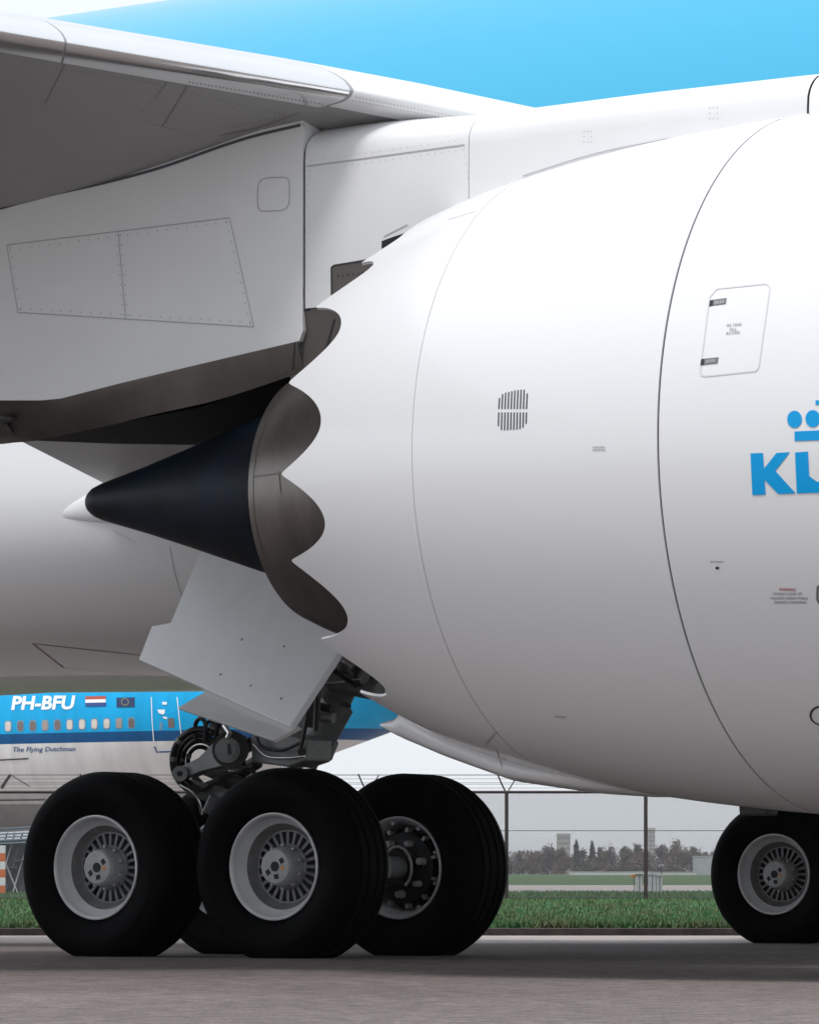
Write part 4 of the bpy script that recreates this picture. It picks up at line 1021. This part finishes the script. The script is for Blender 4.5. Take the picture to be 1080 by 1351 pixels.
T = [(668, 26, 1128, 1400, 2, 'low olive tree behind the left fence post'), (684, 30, 1126, 1420, 1, 'low purplish bare tree second from the left in the far row'),
     (704, 30, 1120, 1400, 0, 'brown bare tree left of the beige tower block'), (722, 28, 1114, 1440, 1, 'tall purplish bare tree touching the left side of the beige tower'),
     (741, 30, 1121, 1380, 0, 'brown bare tree right below the beige tower'), (760, 10, 1110, 1400, 3, 'narrow dark conifer just right of the beige tower'),
     (768, 32, 1122, 1400, 2, 'olive tree between the two dark conifers'), (781, 9, 1110, 1400, 3, 'narrow dark conifer in the middle of the far row'),
     (803, 34, 1111, 1420, 1, 'broad rounded purplish tree midway between the fence posts'), (792, 26, 1121, 1380, 0, 'brown bare tree in front of the broad rounded one'),
     (826, 30, 1116, 1400, 2, 'olive tree left of the second fence post'), (840, 26, 1113, 1430, 3, 'dark pointed tree next to the second fence post'),
     (850, 30, 1122, 1390, 0, 'brown bare tree directly behind the second fence post'), (872, 34, 1112, 1420, 1, 'purplish tree right of the slim far tower'),
     (893, 36, 1110, 1400, 0, 'broad brown tree, tallest at the right of the row'), (914, 30, 1117, 1420, 2, 'olive tree falling away at the right end'),
     (930, 22, 1124, 1440, 1, 'small purplish tree above the low white-roofed building'), (945, 30, 1120, 1450, 0, 'brown tree half hidden by the far main wheel')]
for t in T: tree(*t)

# the wood behind the single trees, one mass
def wood():
    n = 26000; w = 1480 + rng.random(n) * 260; u = (rng.random(n) - .5) * 700
    top = 7.2 + 2.4 * np.sin(u * .071) * np.sin(u * .023 + 1) + 1.2 * np.sin(u * .31) + (w - 1480) * .006
    zz = rng.random(n) ** .8 * top
    b = np.stack([CX + VX * w + RX * u, CY + VY * w + RY * u, zz], 1)
    d = rng.normal(size=(n, 3)); d /= np.linalg.norm(d, axis=1)[:, None]; e2 = rng.normal(size=(n, 3)); e2 -= d * (e2 * d).sum(1)[:, None]; e2 /= np.linalg.norm(e2, axis=1)[:, None]
    V = np.stack([b - e2 * .5, b + e2 * .5, b + d * 1.7], 1).reshape(-1, 3)
    me = bpy.data.meshes.new('wood'); me.vertices.add(3 * n); me.vertices.foreach_set('co', V.ravel()); me.loops.add(3 * n); me.loops.foreach_set('vertex_index', np.arange(3 * n))
    me.polygons.add(n); me.polygons.foreach_set('loop_start', np.arange(0, 3 * n, 3)); me.update(calc_edges=True); me.materials.append(twigs[1])
    o = bpy.data.objects.new('wood', me); COL.objects.link(o); tag(o, 'far bare brownish wood forming one mass along the airfield horizon', 'wood', kind='stuff')
wood()
# thin air haze over the whole airfield
hz = MB(); hz.box((0, 0, 14), (7000, 7000, 15.2))
hm = bpy.data.materials.new('haze_air'); hm.use_nodes = True; hn = hm.node_tree.nodes; hn.remove(hn['Principled BSDF'])
pv = hn.new('ShaderNodeVolumePrincipled'); pv.inputs['Color'].default_value = (.9, .93, .97, 1); pv.inputs['Density'].default_value = .00010; pv.inputs['Anisotropy'].default_value = .2
hm.node_tree.links.new(pv.outputs[0], [x for x in hn if x.type == 'OUTPUT_MATERIAL'][0].inputs['Volume'])
tag(hz.build('haze', hm), 'thin pale haze lying over the airfield', 'haze', kind='stuff')

# orange-white barrier and steel stairs at the left edge
w = 112.0; bx = (-1 - 540) / FPX * w
e = empty('traffic_barrier', cw(bx, w, 0), TH); tag(e, 'orange and white striped barrier post at the left edge', 'barrier')
stripe_o = mat('barrier_orange', (.70, .17, .05), .5); stripe_w = mat('barrier_white', (.8, .8, .8), .5)
for k in range(6):
    q = MB(); q.box((0, 0, .14 + .22 * k), (.17, .08, .1095)); q.build('stripe', stripe_o if k % 2 == 0 else stripe_w, e, bevel=.01)
q = MB(); q.box((0, 0, .02), (.3, .2, .02)); q.build('barrier_foot', M['gear_dark'], e)
q = MB(); q.tube([(.15, .1, .9), (.5, .15, .03)], .02, 6); q.build('barrier_brace', M['cab'], e)
w = 116.0; e = empty('service_stairs', cw((12 - 540) / FPX * w, w, 0), TH); tag(e, 'grey steel service stairs with slatted rails, behind the rear wheel', 'stairs')
sg = mat('stairs_steel', (.12, .125, .135), .5, .4, 0, 4, .3); sw = mat('stairs_slat', (.24, .30, .36), .5)
q = MB(); q.box((0, .8, .8), (1.0, .05, .75)); q.build('side_panel', sg, e)
for k in range(8):
    q = MB(); q.tube([(-.8 + .22 * k, .3, .05), (-.3 + .22 * k, .3, 1.75)], .022, 6); q.build('lattice_bar', sg if k % 2 else M['cab'], e)
for k in range(6):
    q = MB(); q.box((-.1, .3, 1.45 + .085 * k), (.9, .25, .02), Matrix.Rotation(-.05, 3, 'Y')); q.build('slat', sw, e)
for k in range(6):
    q = MB(); q.box((-.7 + .25 * k, .5, .15 + .2 * k), (.16, .3, .02)); q.build('step', sg, e)
print('tris', sum(len(o.data.polygons) for o in bpy.data.objects if o.type == 'MESH'))
